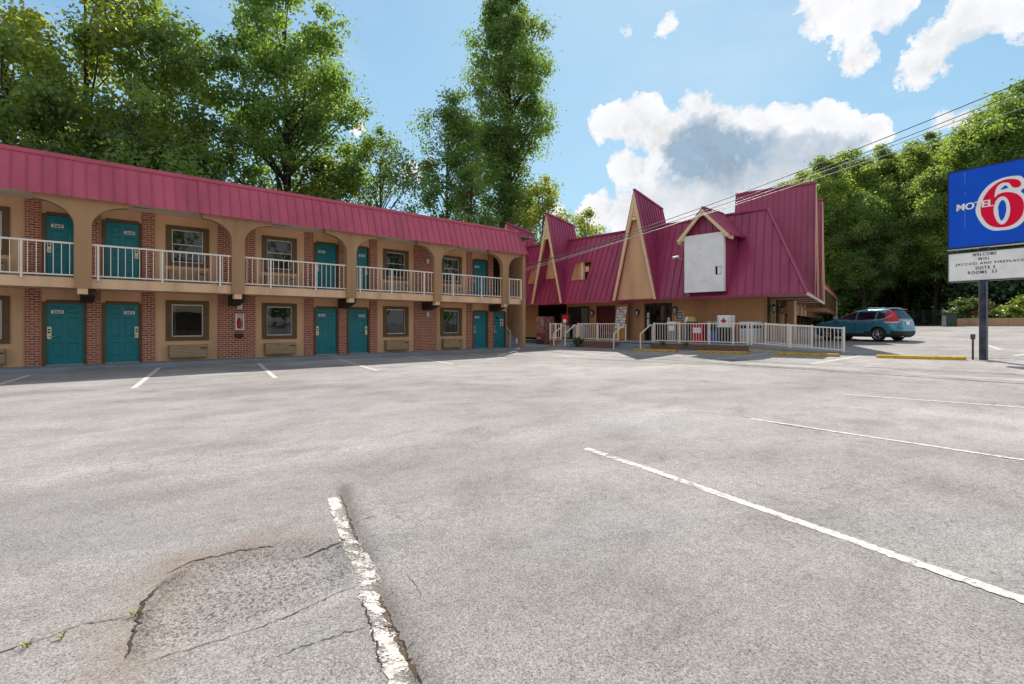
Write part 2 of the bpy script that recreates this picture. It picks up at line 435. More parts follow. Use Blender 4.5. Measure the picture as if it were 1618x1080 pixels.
# air conditioners
def aircon(x, z0, parent):
    m = MB(); x0, x1 = x + .06, x + 1.28; z1 = z0 + .47
    m.bbox(x0, x1, YW - .2, YW - .003, z0, z1, .012, 1)
    for i in range(8):
        z = z0 + .04 + i * .052
        m.add([(x0 + .03, YW - .2, z), (x1 - .03, YW - .2, z), (x1 - .03, YW - .222, z + .02), (x0 + .03, YW - .222, z + .02), (x0 + .03, YW - .222, z + .026), (x1 - .03, YW - .222, z + .026), (x1 - .03, YW - .2, z + .036), (x0 + .03, YW - .2, z + .036)], [(0, 1, 2, 3), (3, 2, 5, 4), (4, 5, 6, 7)])
    m.box(x1 - .24, x1 - .05, YW - .226, YW - .19, z1 - .14, z1 - .105, 2)
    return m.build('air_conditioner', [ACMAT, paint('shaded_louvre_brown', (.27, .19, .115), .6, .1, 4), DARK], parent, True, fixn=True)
for x in WINS: aircon(x, 0.22, blk); aircon(x, 2.95, blk)
# doors
def door(x, w, z0, h, side, parent, number=None, style=0, O=(0, 0)):
    y = YW + .055
    fr = MB()
    fr.box(x - .07, x + .028, YW - .02, YW + .115, z0 + .002, z0 + h - .002); fr.box(x + w - .028, x + w + .07, YW - .02, YW + .115, z0 + .002, z0 + h - .002)
    fr.box(x + .028, x + w - .028, YW - .02, YW + .115, z0 + h - .045, z0 + h + .06)
    mbx = MB()
    x0, x1, za, zb = x + .03, x + w - .03, z0 + .02, z0 + h - .048
    W, Hh = x1 - x0, zb - za
    if style == 0:
        cols = ((.14, .44), (.56, .86)); rows = ((.10, .345), (.44, .77), (.825, .945))
    else:
        cols = ((.12, .45), (.55, .88)); rows = ((.06, .28), (.34, .56), (.62, .86))
    holes = [(c[0] * W, c[1] * W, r[0] * Hh, r[1] * Hh) for c in cols for r in rows]
    panel_holes(mbx, (x0, y, za), (1, 0, 0), (0, 0, 1), W, Hh, holes)
    for a, b, c, d in holes:
        def rg(i, dy): return [(x0 + a + i, y + dy, za + c + i), (x0 + b - i, y + dy, za + c + i), (x0 + b - i, y + dy, za + d - i), (x0 + a + i, y + dy, za + d - i)]
        r0, r1, r2, r3 = rg(0, 0), rg(.018, .014), rg(.035, .014), rg(.06, .002)
        for A, B in ((r0, r1), (r1, r2), (r2, r3)):
            for k in range(4): mbx.quad(A[k], A[(k + 1) % 4], B[(k + 1) % 4], B[k])
        mbx.quad(*r3)
    mbx.quad((x0, y, za), (x0, y + .04, za), (x0, y + .04, zb), (x0, y, zb)); mbx.quad((x1, y, za), (x1, y + .04, za), (x1, y + .04, zb), (x1, y, zb))
    d = mbx.build('door', TEAL, parent, True, fixn=False)
    fr.build('door_frame', BROWN, d, True)
    t = MB(); t.box(x + .03, x + w - .03, YW - .03, y - .004, z0 + .004, z0 + .024); t.build('threshold', SILVER, d, True)
    lk = MB(); xl = x + .10 if side < 0 else x + w - .10
    lk.bbox(xl - .06, xl + .06, y - .035, y - .001, z0 + .84, z0 + 1.24, .012, 0)
    lk.box(xl - .032, xl + .032, y - .041, y - .034, z0 + 1.12, z0 + 1.17, 1)
    lk.box(xl - .032, xl + .032, y - .041, y - .034, z0 + 1.04, z0 + 1.09, 1)
    s = -side
    lk.tube([(xl, y - .03, z0 + .93), (xl, y - .075, z0 + .93), (xl + s * .14, y - .08, z0 + .925)], .013, 8, 0)
    lk.build('door_lock', [CHROME, BLACK], d, True)
    if number:
        pl = MB(); xc = x + (.30 if side < 0 else w - .30); zc = z0 + 1.72
        pl.bbox(xc - .15, xc + .15, y - .014, y - .001, zc - .055, zc + .055, .006, 0)
        letter_into(pl, number, (xc - .115, y - .0165, zc - .038), (1, 0, 0), (0, 0, 1), .23, .076, 1, 0.02)
        pl.build('number_plate', [WHITE, BLACK], d, True)
    return d
LO = [x for x in DOORS if -0.5 < x[0] < 18]
for x, s in DOORS:
    i = LO.index((x, s)) if (x, s) in LO else None
    door(x, DW, 0.12, 2.05, s, blk, NUM_LO.get(i) if i is not None else None)
    door(x, DW, 2.886, 2.085, s, blk, NUM_UP.get(i) if i is not None else None)
d = door(SERV[0], SERV[1], 0.12, 2.05, -1, blk, None, 1)
m = MB()
m.bbox(18.86, 19.0, YW + .035, YW + .053, 1.74, 1.87, .004, 1)
m.bbox(19.16, 19.36, YW + .035, YW + .053, 1.36, 1.74, .004, 0); m.box(19.2, 19.32, YW + .031, YW + .036, 1.56, 1.68, 1); m.box(19.2, 19.32, YW + .031, YW + .036, 1.40, 1.50, 1)
m.build('notice_plate', [WHITE, BLACK], d, True)
# arched columns with corbels
COLX = [0.84 + 4.36 * k for k in range(-2, 5)]
def arch_profile(xc, y):
    hw = .21; rx, rz = .93, .70; zt = 5.355; zs = 4.47; pts = [(xc - hw, 2.55), (xc + hw, 2.55), (xc + hw, zs)]
    n = 14
    for i in range(1, n + 1):
        t = PI / 2 * i / n; pts.append((xc + hw + rx * (1 - math.cos(t)), zs + rz * math.sin(t)))
    pts += [(xc + hw + rx, zt), (xc - hw - rx, zt)]
    for i in range(n, 0, -1):
        t = PI / 2 * i / n; pts.append((xc - hw - rx * (1 - math.cos(t)), zs + rz * math.sin(t)))
    pts.append((xc - hw, zs))
    return [(a, y, b) for a, b in pts]
for xc in COLX:
    m = MB(); P = arch_profile(xc, 20.56)
    # triangulate as strips: column + two arch wings
    bm = bmesh.new(); vs = [bm.verts.new(p) for p in P]; f = bm.faces.new(vs)
    r = bmesh.ops.extrude_face_region(bm, geom=[f]); bmesh.ops.translate(bm, verts=[v for v in r['geom'] if isinstance(v, bmesh.types.BMVert)], vec=(0, .27, 0))
    bmesh.ops.triangulate(bm, faces=[q for q in bm.faces if len(q.verts) > 4]); bm.verts.index_update()
    m.add([v.co[:] for v in bm.verts], [[v.index for v in q.verts] for q in bm.faces]); bm.free()
    c = m.build('column', BROWNTAN, blk, True)
    m = MB(); m.bbox(xc - .13, xc + .12, 20.58, 20.84, 2.37, 2.548, .01); m.build('corbel_block', TAN2, c, True)
    m = MB(); m.prism([(xc - .02, 20.85, 2.555), (xc - .02, 21.94, 2.555), (xc - .02, 21.94, 2.16), (xc - .02, 21.6, 2.16), (xc - .02, 20.85, 2.36)], (.34, 0, 0)); m.build('corbel_beam', DKBROWN, c, True)
# end post
m = MB(); m.bbox(19.52, 19.74, 20.56, 20.78, .122, 5.35, .012); m.build('end_post', BROWNTAN, blk, True)
# railings
POSTS = [[-5.2, -3.8], [-2.3, -0.54], [1.21, 2.89, 4.62], [6.34, 8.06], [9.97, 11.48, 13.18], [14.86, 16.66], [18.6, 19.48]]
def bal_rail(x0, x1, posts, name='balcony_railing'):
    m = MB(); y = 20.665
    m.bbox(x0, x1, y - .03, y + .022, 3.89, 3.945, .008); m.bar((x0, y, 2.945), (x1, y, 2.945), .03, .04)
    n = max(1, round((x1 - x0) / .19))
    for i in range(n):
        x = x0 + (x1 - x0) * (i + .5) / n
        m.box(x - .0095, x + .0095, y - .0095, y + .0095, 2.96, 3.892)
    r = m.build(name, WHITE, blk, True)
    for p in posts:
        q = MB(); q.bbox(p - .027, p + .027, y - .036, y + .018, 2.80, 3.888, .006); q.build('railing_post', WHITE, r, True)
edges = [XL] + [c for c in COLX] + [19.73]
segs = []
for i in range(len(COLX)):
    a = COLX[i] + .215; b = (COLX[i + 1] - .215) if i + 1 < len(COLX) else 19.515
    ps = [p for q in POSTS for p in q if a < p < b]
    bal_rail(a, b, ps)
# stair
st = MB()
for i in range(13):
    st.box(19.62, 20.84, 22.0 + i * .25, 22.0 + (i + 1) * .25 + .02, .122 + i * .205, .122 + (i + 1) * .205 if i else .327)
st.build('staircase', CONCB, blk, True)
m = MB(); m.box(20.85, 20.95, 21.9, 25.2, .122, 6.5); m.build('stair_wall', TAN, blk, True)
m = MB(); m.box(18.6, 20.85, 25.1, 25.19, .12, 6.4); m.box(19.55, 19.61, 22.12, 25.1, .12, 5.36); m.box(18.6, 20.95, 22.03, 25.2, 6.3, 6.4); m.build('stair_recess', BROWN, blk, True)
m = MB(); m.bar((19.66, 21.75, .125), (19.66, 21.75, 1.05), .05); m.bar((19.66, 21.75, 1.03), (19.66, 24.3, 3.1), .045); m.build('stair_handrail', TAN2, blk, True)
m = MB(); m.bbox(20.55, 20.68, 22.2, 22.33, .3, .62, .02); jug = m
# mansard roof
m = MB()
B0 = (XL, 20.40, 5.30); T0 = (XL, 20.80, 6.52); B1 = (19.78, 20.40, 5.30); T1 = (19.36, 20.80, 6.52)
m.quad(B0, B1, T1, T0)
m.quad(B1, (19.78, 21.9, 5.30), (19.36, 21.9, 6.52), T1)
m.quad((XL, 20.40, 5.30), (19.78, 20.40, 5.30), (19.78, 20.47, 5.355), (XL, 20.47, 5.355))
n = int((19.6 - XL) / .335)
dirn = Vector((0, .40, 1.22)).normalized(); nrm = Vector((0, -1.22, .40)).normalized()
for i in range(n + 1):
    x = XL + .1 + i * .335
    k = min(1.0, max(0.0, (19.78 - x) / .42))
    p0 = Vector((x, 20.40, 5.31)); p1 = p0 + Vector((0, .40, 1.22)) * min(1, k)
    if k < .15: continue
    off = nrm * .014
    a = .012
    m.add([p0 + Vector((-a, 0, 0)), p0 + Vector((a, 0, 0)), p1 + Vector((a, 0, 0)), p1 + Vector((-a, 0, 0)), p0 + Vector((-a * .6, 0, 0)) + nrm * .032, p0 + Vector((a * .6, 0, 0)) + nrm * .032, p1 + Vector((a * .6, 0, 0)) + nrm * .032, p1 + Vector((-a * .6, 0, 0)) + nrm * .032], [(0, 4, 7, 3), (1, 2, 6, 5), (4, 5, 6, 7), (0, 1, 5, 4)])
m.bar(Vector(B1) + nrm * .02, Vector(T1) + nrm * .02, .07, .04)
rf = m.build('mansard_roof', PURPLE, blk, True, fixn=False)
m = MB(); m.bbox(XL, 19.4, 20.76, 21.05, 6.50, 6.63, .015); m.box(19.2, 19.4, 21.05, 25, 6.45, 6.6); m.build('roof_coping', PURPLE, rf, True)
m = MB(); m.box(XL, 20.95, 21.05, 30, 6.42, 6.46); m.build('roof_deck', CONC, blk, True)
# fixtures on the block
def wall_light(x, z):
    m = MB(); m.bbox(x - .07, x + .07, YW - .14, YW - .062, z - .12, z + .12, .02, 0)
    o = m.build('wall_light', [LAMPG], blk, True)
for x, z in ((14.2, 1.95), (14.2, 4.62), (-3.1, 1.95)): wall_light(x, z)
m = MB(); m.bbox(5.49, 5.66, YW - .16, YW - .062, 2.02, 2.28, .02); m.build('wall_light', LAMPG, blk, True)

# extinguisher cabinet (hangs on the wide brick pier)
ex = empty('extinguisher_cabinet', (5.56, YW - .062, 1.22), 0, 'white fire extinguisher cabinet on the wide brick pier between the ground floor windows', 'fire extinguisher cabinet')
m = MB()
for a, b, c, d in ((-.15, .15, -.0, .04), (-.15, .15, .60, .64), (-.15, -.11, .04, .60), (.11, .15, .04, .60)): m.box(a, b, -.16, 0, c, d)
m.box(-.11, .11, -.02, -.002, .04, .6)
m.build('cabinet_frame', WHITE, ex)
m = MB(); m.lathe([(0, .08), (.06, .08), (.065, .1), (.065, .32), (.05, .38), (.025, .41), (.025, .45), (0, .45)], (0, -.09, 0), n=14); m.box(-.05, .05, -.1, -.07, .44, .47); m.build('extinguisher', [RED], ex)
m = MB(); m.tube([(0, -.1, .46), (-.07, -.1, .42), (-.085, -.1, .25), (-.07, -.1, .18)], .012, 6); m.box(-.07, .07, -.152, -.15, .3, .3 + .001); m.build('hose', BLACK, ex)
m = MB(); letter_into(m, 'FIRE', (-.1, -.162, .606), (1, 0, 0), (0, 0, 1), .2, .03, 0, .02); m.build('lettering', RED, ex)
m = MB(); m.bbox(5.41, 5.69, YW - .17, YW - .062, .93, 1.09, .02); o = m.build('ash_urn', BLACK); tag(o, 'small black box fixed under the fire extinguisher cabinet', 'wall box')
o = jug.build('plastic_jug', WHITE); tag(o, 'white plastic jug standing on the dark stair at the end of the room block', 'jug')
# ================================================================== LOBBY BUILDING (steep wine-red roof with A-frame gables)
lob = empty('lobby_building', (26.8, 17.0, 0), 0, 'tan lobby building under a tall wine red metal roof with A-frame gables', 'motel lobby')
XE, ZE, XR, ZR, XW, ZF = 25.6, 2.90, 27.5, 7.40, 26.8, 0.50
E1 = Vector((math.cos(math.radians(13.4)), math.sin(math.radians(13.4)), 0)); P1 = Vector((-E1.y, E1.x, 0))
C0 = Vector((XE, 8.2, 0)); YLEFT = 31.5
def side(s, p, z): v = C0 + E1 * s + P1 * p; return Vector((v.x, v.y, z))
# walls
m = MB()
holes = [(31.5 - 26.6, 31.5 - 23.8, 0, 2.42), (31.5 - 17.45, 31.5 - 15.75, 0, 2.15), (31.5 - 21.1, 31.5 - 19.75, 0, 2.1), (31.5 - 23.6, 31.5 - 21.85, .02, 2.1)]
# wall runs from Y=31.5 (u=0) to Y=10.62
panel_holes(m, (XW, 31.5, ZF), (0, -1, 0), (0, 0, 1), 31.5 - 10.62, 2.42, holes, (.12, 0, 0))
cn = Vector((XW, 10.62, 0)); far = cn + E1 * 9.0
m.quad(cn + Vector((0, 0, .3)), far + Vector((0, 0, .3)), far + Vector((0, 0, 2.92)), cn + Vector((0, 0, 2.92)))
m.quad((XW, 10.62, .1), (XW, 23.8, .1), (XW, 23.8, ZF), (XW, 10.62, ZF))
m.quad((XW + .5, 31.5, .1), (XW - .0, 31.5, .1), (XW, 31.5, 2.92), (XW + .5, 31.5, 2.92))
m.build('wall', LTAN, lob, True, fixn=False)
m = MB()
m.quad((XW + 1.6, 31.4, .3), (XW + 1.6, 11.2, .3), (XW + 1.6, 11.2, 2.9), (XW + 1.6, 31.4, 2.9)); m.quad((XW + .13, 31.4, ZF + .01), (XW + .13, 11.2, ZF + .01), (XW + 1.6, 11.2, ZF + .01), (XW + 1.6, 31.4, ZF + .01))
for y in (17.6, 15.6, 21.3, 19.6): m.quad((XW + .13, y, .5), (XW + 1.6, y, .5), (XW + 1.6, y, 2.9), (XW + .13, y, 2.9))
m.build('room_interior', DARK, lob, True, fixn=False)
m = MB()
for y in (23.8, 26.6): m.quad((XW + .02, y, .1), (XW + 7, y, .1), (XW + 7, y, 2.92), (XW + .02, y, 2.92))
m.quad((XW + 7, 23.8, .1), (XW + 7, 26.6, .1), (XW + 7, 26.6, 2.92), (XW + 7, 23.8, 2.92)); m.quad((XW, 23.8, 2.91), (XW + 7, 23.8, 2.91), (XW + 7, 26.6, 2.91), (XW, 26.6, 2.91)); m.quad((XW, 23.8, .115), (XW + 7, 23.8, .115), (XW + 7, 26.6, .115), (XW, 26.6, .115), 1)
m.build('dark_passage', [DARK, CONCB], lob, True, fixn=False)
# soffit
m = MB()
m.quad((XE + .02, YLEFT, ZE), (XE + .02, 8.25, ZE), (XW + .0, 10.62, ZE), (XW, YLEFT, ZE))
a, b = side(0, 0.02, ZE), side(13.2, 0.02, ZE); c, d = far + Vector((0, 0, ZE)), Vector((XW, 10.62, ZE))
d2 = side(13.2, 2.1, ZE)
m.poly([a, b, d2, d])
m.build('soffit', SOFFIT, lob, True, fixn=False)
m = MB()
m.bar((XE, YLEFT, ZE - .03), (XE, 8.2, ZE - .03), .05, .12, 0)
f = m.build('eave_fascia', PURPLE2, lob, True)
m = MB(); m.bar(side(0, 0, ZE - .04), side(13.2, 0, ZE - .04), .06, .16); m.build('eave_fascia', WHITE, lob, True)
# main mansard with two window openings; slope coordinates
def slope(Y, k):        # k 0 eave .. 1 ridge; seams fan slightly towards the corner
    sh = 0.65 * min(1, max(0, (20 - Y) / 11.0)) * k
    return Vector((XE + (XR - XE) * k, Y + sh, ZE + (ZR - ZE) * k))
RW = [(21.5, 22.95, .33, .62), (26.0, 27.2, .33, .60)]
RH = RW + [(16.03, 18.77, 0, .14)]
m = MB()
ys = sorted({8.2, YLEFT, 10.05} | {y for w in RH for y in w[:2]} | {20.0}); ks = sorted({0, 1} | {k for w in RH for k in w[2:]})
for i in range(len(ys) - 1):
    for j in range(len(ks) - 1):
        cy, ck = (ys[i] + ys[i + 1]) / 2, (ks[j] + ks[j + 1]) / 2
        if any(w[0] < cy < w[1] and w[2] < ck < w[3] for w in RH): continue
        if ys[i] < 10.0:
            continue
        m.quad(slope(ys[i], ks[j]), slope(ys[i + 1], ks[j]), slope(ys[i + 1], ks[j + 1]), slope(ys[i], ks[j + 1]))
m.add([slope(8.2, 0), slope(10.05, 0), slope(10.05, 1)], [(0, 1, 2)])
HT = slope(10.05, 1)
nrm = Vector((-(ZR - ZE), 0, XR - XE)).normalized()
yv = Vector((0, 1, 0))
def rib(mb, p0, p1, nr, w=.030, h=.050, mi=0):
    t = (p1 - p0).normalized().cross(nr).normalized() * (w / 2)
    mb.add([p0 - t, p0 + t, p1 + t, p1 - t, p0 - t * .6 + nr * h, p0 + t * .6 + nr * h, p1 + t * .6 + nr * h, p1 - t * .6 + nr * h], [(0, 4, 7, 3), (1, 2, 6, 5), (4, 5, 6, 7), (0, 1, 5, 4), (3, 7, 6, 2)], mi)
Y = 8.55
while Y < YLEFT:
    kmax = 1.0 if Y > 10.05 else (Y - 8.2) / 1.85
    seg = [(0, kmax)]
    for w in RH:
        if w[0] < Y < w[1]: seg = [(0, w[2]), (w[3], 1)]
    for a, b in seg:
        if b - a > .05: rib(m, slope(Y, a), slope(Y, b), nrm)
    Y += .41
# side mansard (turned wing side)
ST = [HT, side(13.2, 2.0, ZR)]
m.quad(side(0, 0, ZE), side(13.2, 0, ZE), ST[1], ST[0])
m.bar(slope(8.2, 0) + nrm * .03, HT + nrm * .03 + Vector((0, 0, .02)), .13, .05)
m.bar((XR, HT.y, ZR + .03), (XR, YLEFT, ZR + .03), .16, .10)
nr2 = (ST[0] - side(0, 0, ZE)).cross(E1).normalized()
if nr2.dot(-P1) < 0: nr2 = -nr2
for i in range(1, 32):
    s = i * .41; k = min(1, s / 2.4)
    pt = side(s, 0, ZE); tp = ST[0].lerp(ST[1], min(1, max(0, (s - 2.4) / 10.8)))
    rib(m, pt, pt.lerp(tp, k if s < 2.4 else 1), nr2)
m.poly([(XR, HT.y, ZR), (XR, YLEFT, ZR), (XR + 8, YLEFT, ZR), ST[1]])
m.quad((XE, YLEFT, ZE), (XR, YLEFT, ZR), (XR + 8, YLEFT, ZR), (XR + 8, YLEFT, 0))
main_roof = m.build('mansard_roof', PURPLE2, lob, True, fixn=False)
# windows set into the roof slope
for (y0, y1, k0, k1) in RW:
    a0, a1 = slope(y0, k0), slope(y0, k1); b0, b1 = slope(y1, k0), slope(y1, k1)
    xb = XE + (XR - XE) * k1 + .25
    m = MB()
    for p, q in ((a0, a1), (b0, b1)): m.poly([p, q, (xb, q.y, q.z), (xb, p.y, p.z)])
    m.quad(a0, b0, (xb, b0.y, b0.z), (xb, a0.y, a0.z)); m.quad(a1, b1, (xb, b1.y, b1.z), (xb, a1.y, a1.z))
    m.quad((xb, a0.y, a0.z), (xb, b0.y, b0.z), (xb, b1.y, b1.z), (xb, a1.y, a1.z))
    for p, q in ((a0, a1), (a1, b1), (b1, b0), (b0, a0)): m.bar(p + nrm * .02, q + nrm * .02, .05, .05, 1)
    w = m.build('roof_window', [TAN, PURPLE2], lob, True, fixn=False)
    ym = y0 + (y1 - y0) * .58; zb, zt = a0.z + .04, a1.z - .04; xm = xb - .25
    g = MB(); g.quad((xb - .02, y0 + .05, zb), (xb - .02, ym, zb), (xb - .02, ym, zt), (xb - .02, y0 + .05, zt)); g.build('pane', BGLASS, w, True, fixn=False)
    g = MB(); g.box(xm, xm + .06, ym, ym + .09, zb, zt); g.box(xb - .04, xb, y0 + .03, ym, (zb + zt) / 2 - .02, (zb + zt) / 2 + .02); g.box(xb - .05, xb, y0 + .02, y0 + .06, zb, zt); g.build('sash', WHITE, w, True)
    g = MB(); g.quad((xb - .08, y0 + .45, zb + .6), (xb - .08, y0 + .75, zb + .6), (xb - .08, y0 + .75, zb + .95), (xb - .08, y0 + .45, zb + .95)); g.build('window_card', CREAM, w, True, fixn=False)
# A-frame gables
def aframe(X0, yc, hw, za, zback, depth, kind, frame=None):
    """gable in local coords: out = towards viewer (-x), y across. frame maps (x,y,z)->world"""
    T = frame or (lambda x, y, z: Vector((x, y, z)))
    z0 = ZE - .02
    th = .13
    m = MB()
    for s in (-1, 1):
        A = T(X0 + .05, yc, za); Fp = T(X0 - .02, yc + s * hw, z0); Bk = T(X0 + depth, yc, zback); Fb = T(X0 + depth, yc + s * hw * .93, z0)
        m.quad(Fp, A, Bk, Fb)
        n = (A - Fp).cross(Bk - A).normalized()
        cen = T(X0 + depth / 2, yc, z0)
        if n.dot(Fp - cen) < 0: n = -n
        m.quad(Fp - n * th, A - Vector((0, 0, th * 3.2)), Bk - Vector((0, 0, th * 3.2)), Fb - n * th)
        nn = int(depth / .29)
        for i in range(nn + 1):
            u = (i + .15) / (nn + .3)
            p = Fp.lerp(Fb, u); q = A.lerp(Bk, u); rib(m, p, q - (q - p) * .012, n, .03, .045)
        m.bar(Fp + n * .01, A + n * .01, .05, .07)
    m.bar(T(X0 + .0, yc, za + .02), T(X0 + depth, yc, zback + .02), .14, .10)
    m.poly([T(X0 + depth, yc, zback), T(X0 + depth, yc + hw * .93, z0), T(X0 + depth, yc - hw * .93, z0)])
    g = m.build('gable_roof', PURPLE2, lob, True, fixn=False)
    # cream trim boards
    t = MB()
    for s in (-1, 1):
        A = T(X0 - .03, yc, za - .12); Fp = T(X0 - .06, yc + s * (hw - .06), z0 + .0)
        inn = T(X0 - .06, yc + s * (hw - .19), z0); ina = T(X0 - .03, yc, za - .95)
        off = T(X0 + .10, yc, 0) - T(X0, yc, 0)
        t.prism([Fp, A, ina, inn], off)
    for s in range(1):     # siding at the peak
        for k in range(7):
            zz = za - .25 - k * .22
            w0 = hw * (za - zz) / (za - z0) - .03; w1 = hw * (za - zz + .2) / (za - z0) - .03
            if w0 < .02: w0 = .02
            t.prism([T(X0 + .02, yc - w1, zz - .2), T(X0 + .02, yc + w1, zz - .2), T(X0 + .04, yc + w0, zz), T(X0 + .04, yc - w0, zz)], T(X0 + .1, yc, 0) - T(X0 + .07, yc, 0))
    t.build('trim_board', CREAM, g, True)
    w = MB(); rec = .30 if kind == 0 else .85; bz = z0 + .02 if kind == 0 else z0 + 1.75
    xb = X0 + rec
    f = lambda z: hw * (za - .2 - z) / (za - z0)
    w.poly([T(xb, yc - f(bz), bz), T(xb, yc + f(bz), bz), T(xb, yc, za - .4)])
    for s in (-1, 1):    # inner cheeks
        w.quad(T(X0 + .06, yc + s * (hw - .12), z0), T(X0 + .06, yc, za - .5), T(xb, yc, za - .5), T(xb, yc + s * (hw - .12), z0))
    if kind == 0: w.quad(T(X0, yc - hw + .2, z0 + .012), T(X0, yc + hw - .2, z0 + .012), T(xb, yc + hw - .2, z0 + .012), T(xb, yc - hw + .2, z0 + .012))
    w.build('gable_wall', TAN, g, True, fixn=False)
    return g
aframe(25.5, 17.4, 1.55, 9.35, 8.65, 3.1, 0)
aframe(25.5, 24.5, 1.50, 9.10, 8.60, 2.9, 1)
aframe(25.5, 28.7, 1.50, 9.08, 8.55, 2.9, 1)
def SF(s0):     # side frame: local -x is outward (-P1); local y runs along E1
    return lambda x, y, z: C0 + P1 * x + E1 * (s0 + y) + Vector((0, 0, z))
aframe(0.0, 0.0, 1.65, 9.2, 9.12, 4.1, 1, SF(5.7))
aframe(0.0, 0.0, 1.65, 9.42, 9.3, 4.1, 1, SF(11.4))
# small gabled dormer carrying a blank sign panel
m = MB()
yd, hw = 12.95, 1.06
pk, ev = 7.5, 6.0
for s in (-1, 1):
    A = Vector((25.05, yd, pk)); Ev = Vector((25.05, yd + s * 1.46, ev)); Ab = Vector((27.4, yd, pk)); Eb = Vector((27.4, yd + s * 1.46, ev))
    m.quad(A, Ev, Eb, Ab); m.quad(A - Vector((0, 0, .1)), Ev - Vector((0, 0, .1)), Eb - Vector((0, 0, .1)), Ab - Vector((0, 0, .1)))
    m.quad(A, Ev, Ev - Vector((0, 0, .1)), A - Vector((0, 0, .1)))
    m.quad(Ev, Eb, Eb - Vector((0, 0, .1)), Ev - Vector((0, 0, .1)))
    n = Vector((0, s * (pk - ev), 1.46)).normalized()
    for i in range(5): x = 25.3 + i * .5; rib(m, Vector((x, yd + s * 1.46, ev)), Vector((x, yd, pk)), n)
m.bar((25.03, yd, pk + .01), (27.4, yd, pk + .01), .12, .06)
for s in (-1, 1):
    m.quad((25.42, yd + s * hw, 3.12), (25.42, yd + s * hw, 6.4), (27.3, yd + s * hw, 6.4), (25.72, yd + s * hw, 3.12))
    for x in (25.8, 26.2, 26.6): rib(m, Vector((x, yd + s * hw, 3.0 + (x - 25.6) * 2.1)), Vector((x, yd + s * hw, 6.3)), Vector((0, s, 0)))
m.poly([(25.45, yd - hw, 5.9), (25.45, yd + hw, 5.9), (25.45, yd + hw, 6.4), (25.45, yd, 7.42), (25.45, yd - hw, 6.4)])
for y in (-.7, -.35, 0, .35, .7): rib(m, Vector((25.45, yd + y, 6.0)), Vector((25.45, yd + y, 7.35 - abs(y))), Vector((-1, 0, 0)))
dm = m.build('sign_dormer', PURPLE2, lob, True, fixn=False)
m = MB()
for s in (-1, 1):
    m.prism([(25.03, yd, pk - .1), (25.03, yd + s * 1.45, ev - .1), (25.03, yd + s * 1.28, ev - .17), (25.03, yd, pk - .32)], (.09, 0, 0))
    m.prism([(25.13, yd + s * 1.44, ev - .11), (25.13, yd + s * 1.06, ev + .28), (25.13, yd + s * 1.06, ev - .05), (25.13, yd + s * 1.40, ev - .28)], (.42, 0, 0))
m.build('trim_board', CREAM, dm, True)
m = MB(); holes = [(1.68, 2.04, .85, 1.28)]
panel_holes(m, (25.2, yd + 1.07, 3.13), (0, -1, 0), (0, 0, 1), 2.14, 3.0, holes, (.12, 0, 0), 0)
m.box(25.205, 25.41, yd - 1.07, yd - 1.05, 3.13, 6.13); m.box(25.205, 25.41, yd + 1.05, yd + 1.07, 3.13, 6.13); m.box(25.205, 25.41, yd - 1.05, yd + 1.05, 3.13, 3.15); m.box(25.205, 25.41, yd - 1.05, yd + 1.05, 6.11, 6.13)
m.box(25.34, 25.4, yd - 1.0, yd - .55, 3.9, 4.5, 1); m.box(25.27, 25.33, yd - .92, yd - .72, 4.02, 4.4, 0)
rng = random.Random(3)
for (u, v) in [(.42, 1.72), (.44, 1.6), (.78, 1.70), (.84, 1.64), (1.62, 2.30), (1.42, 2.13), (.4, 1.72), (.75, .95), (1.08, .97), (1.12, .93), (.28, .78), (.5, .62), (.9, .5), (1.26, .53), (1.3, .5), (.7, .55), (1.0, .6), (.86, 1.9), (.95, 1.85), (1.35, 1.66), (1.7, 1.56), (.35, 1.35), (.77, 1.2), (.4, 2.1), (1.05, .52), (.95, .57), (1.18, .6)]:
    r = rng.uniform(.012, .026); y = yd + 1.07 - u
    m.add([(25.197, y + r * math.cos(t * PI / 3), 3.13 + v + r * math.sin(t * PI / 3)) for t in range(6)], [tuple(range(6))], 2)
m.build('blank_sign_panel', [OFFWHITE, DARK, GREY], dm, True, fixn=False)
# camera on the dormer
cam_o = empty('security_camera', (25.35, 14.45, 5.1), 0, 'small white security camera beside the blank white sign panel', 'security camera')
m = MB(); m.tube([(-.32, .15, -.05), (.02, .02, .02)], .06, 10); m.build('camera_housing', WHITE, cam_o)
m = MB(); m.tube([(-.1, .06, -.02), (.1, -.15, -.12), (.1, -.35, -.12)], .018, 6); m.build('bracket', GREY, cam_o)
# flood light on gable
fl = empty('flood_light', (26.2, 17.15, 5.35), 0, 'grey flood light with hanging cable on the taller middle gable', 'flood light')
m = MB(); m.bbox(-.2, -.02, -.2, .2, -.09, .12, .02); m.build('lamp_body', BLACK, fl)
m = MB(); m.quad((-.205, -.16, -.06), (-.205, .16, -.06), (-.205, .16, .08), (-.205, -.16, .08)); m.build('lamp_glass', LAMPG, fl)
m = MB(); m.tube([(.03, 0, -.1), (.03, .01, -.7), (.03, .03, -1.35)], .008, 5); m.build('cable', BLACK, fl)
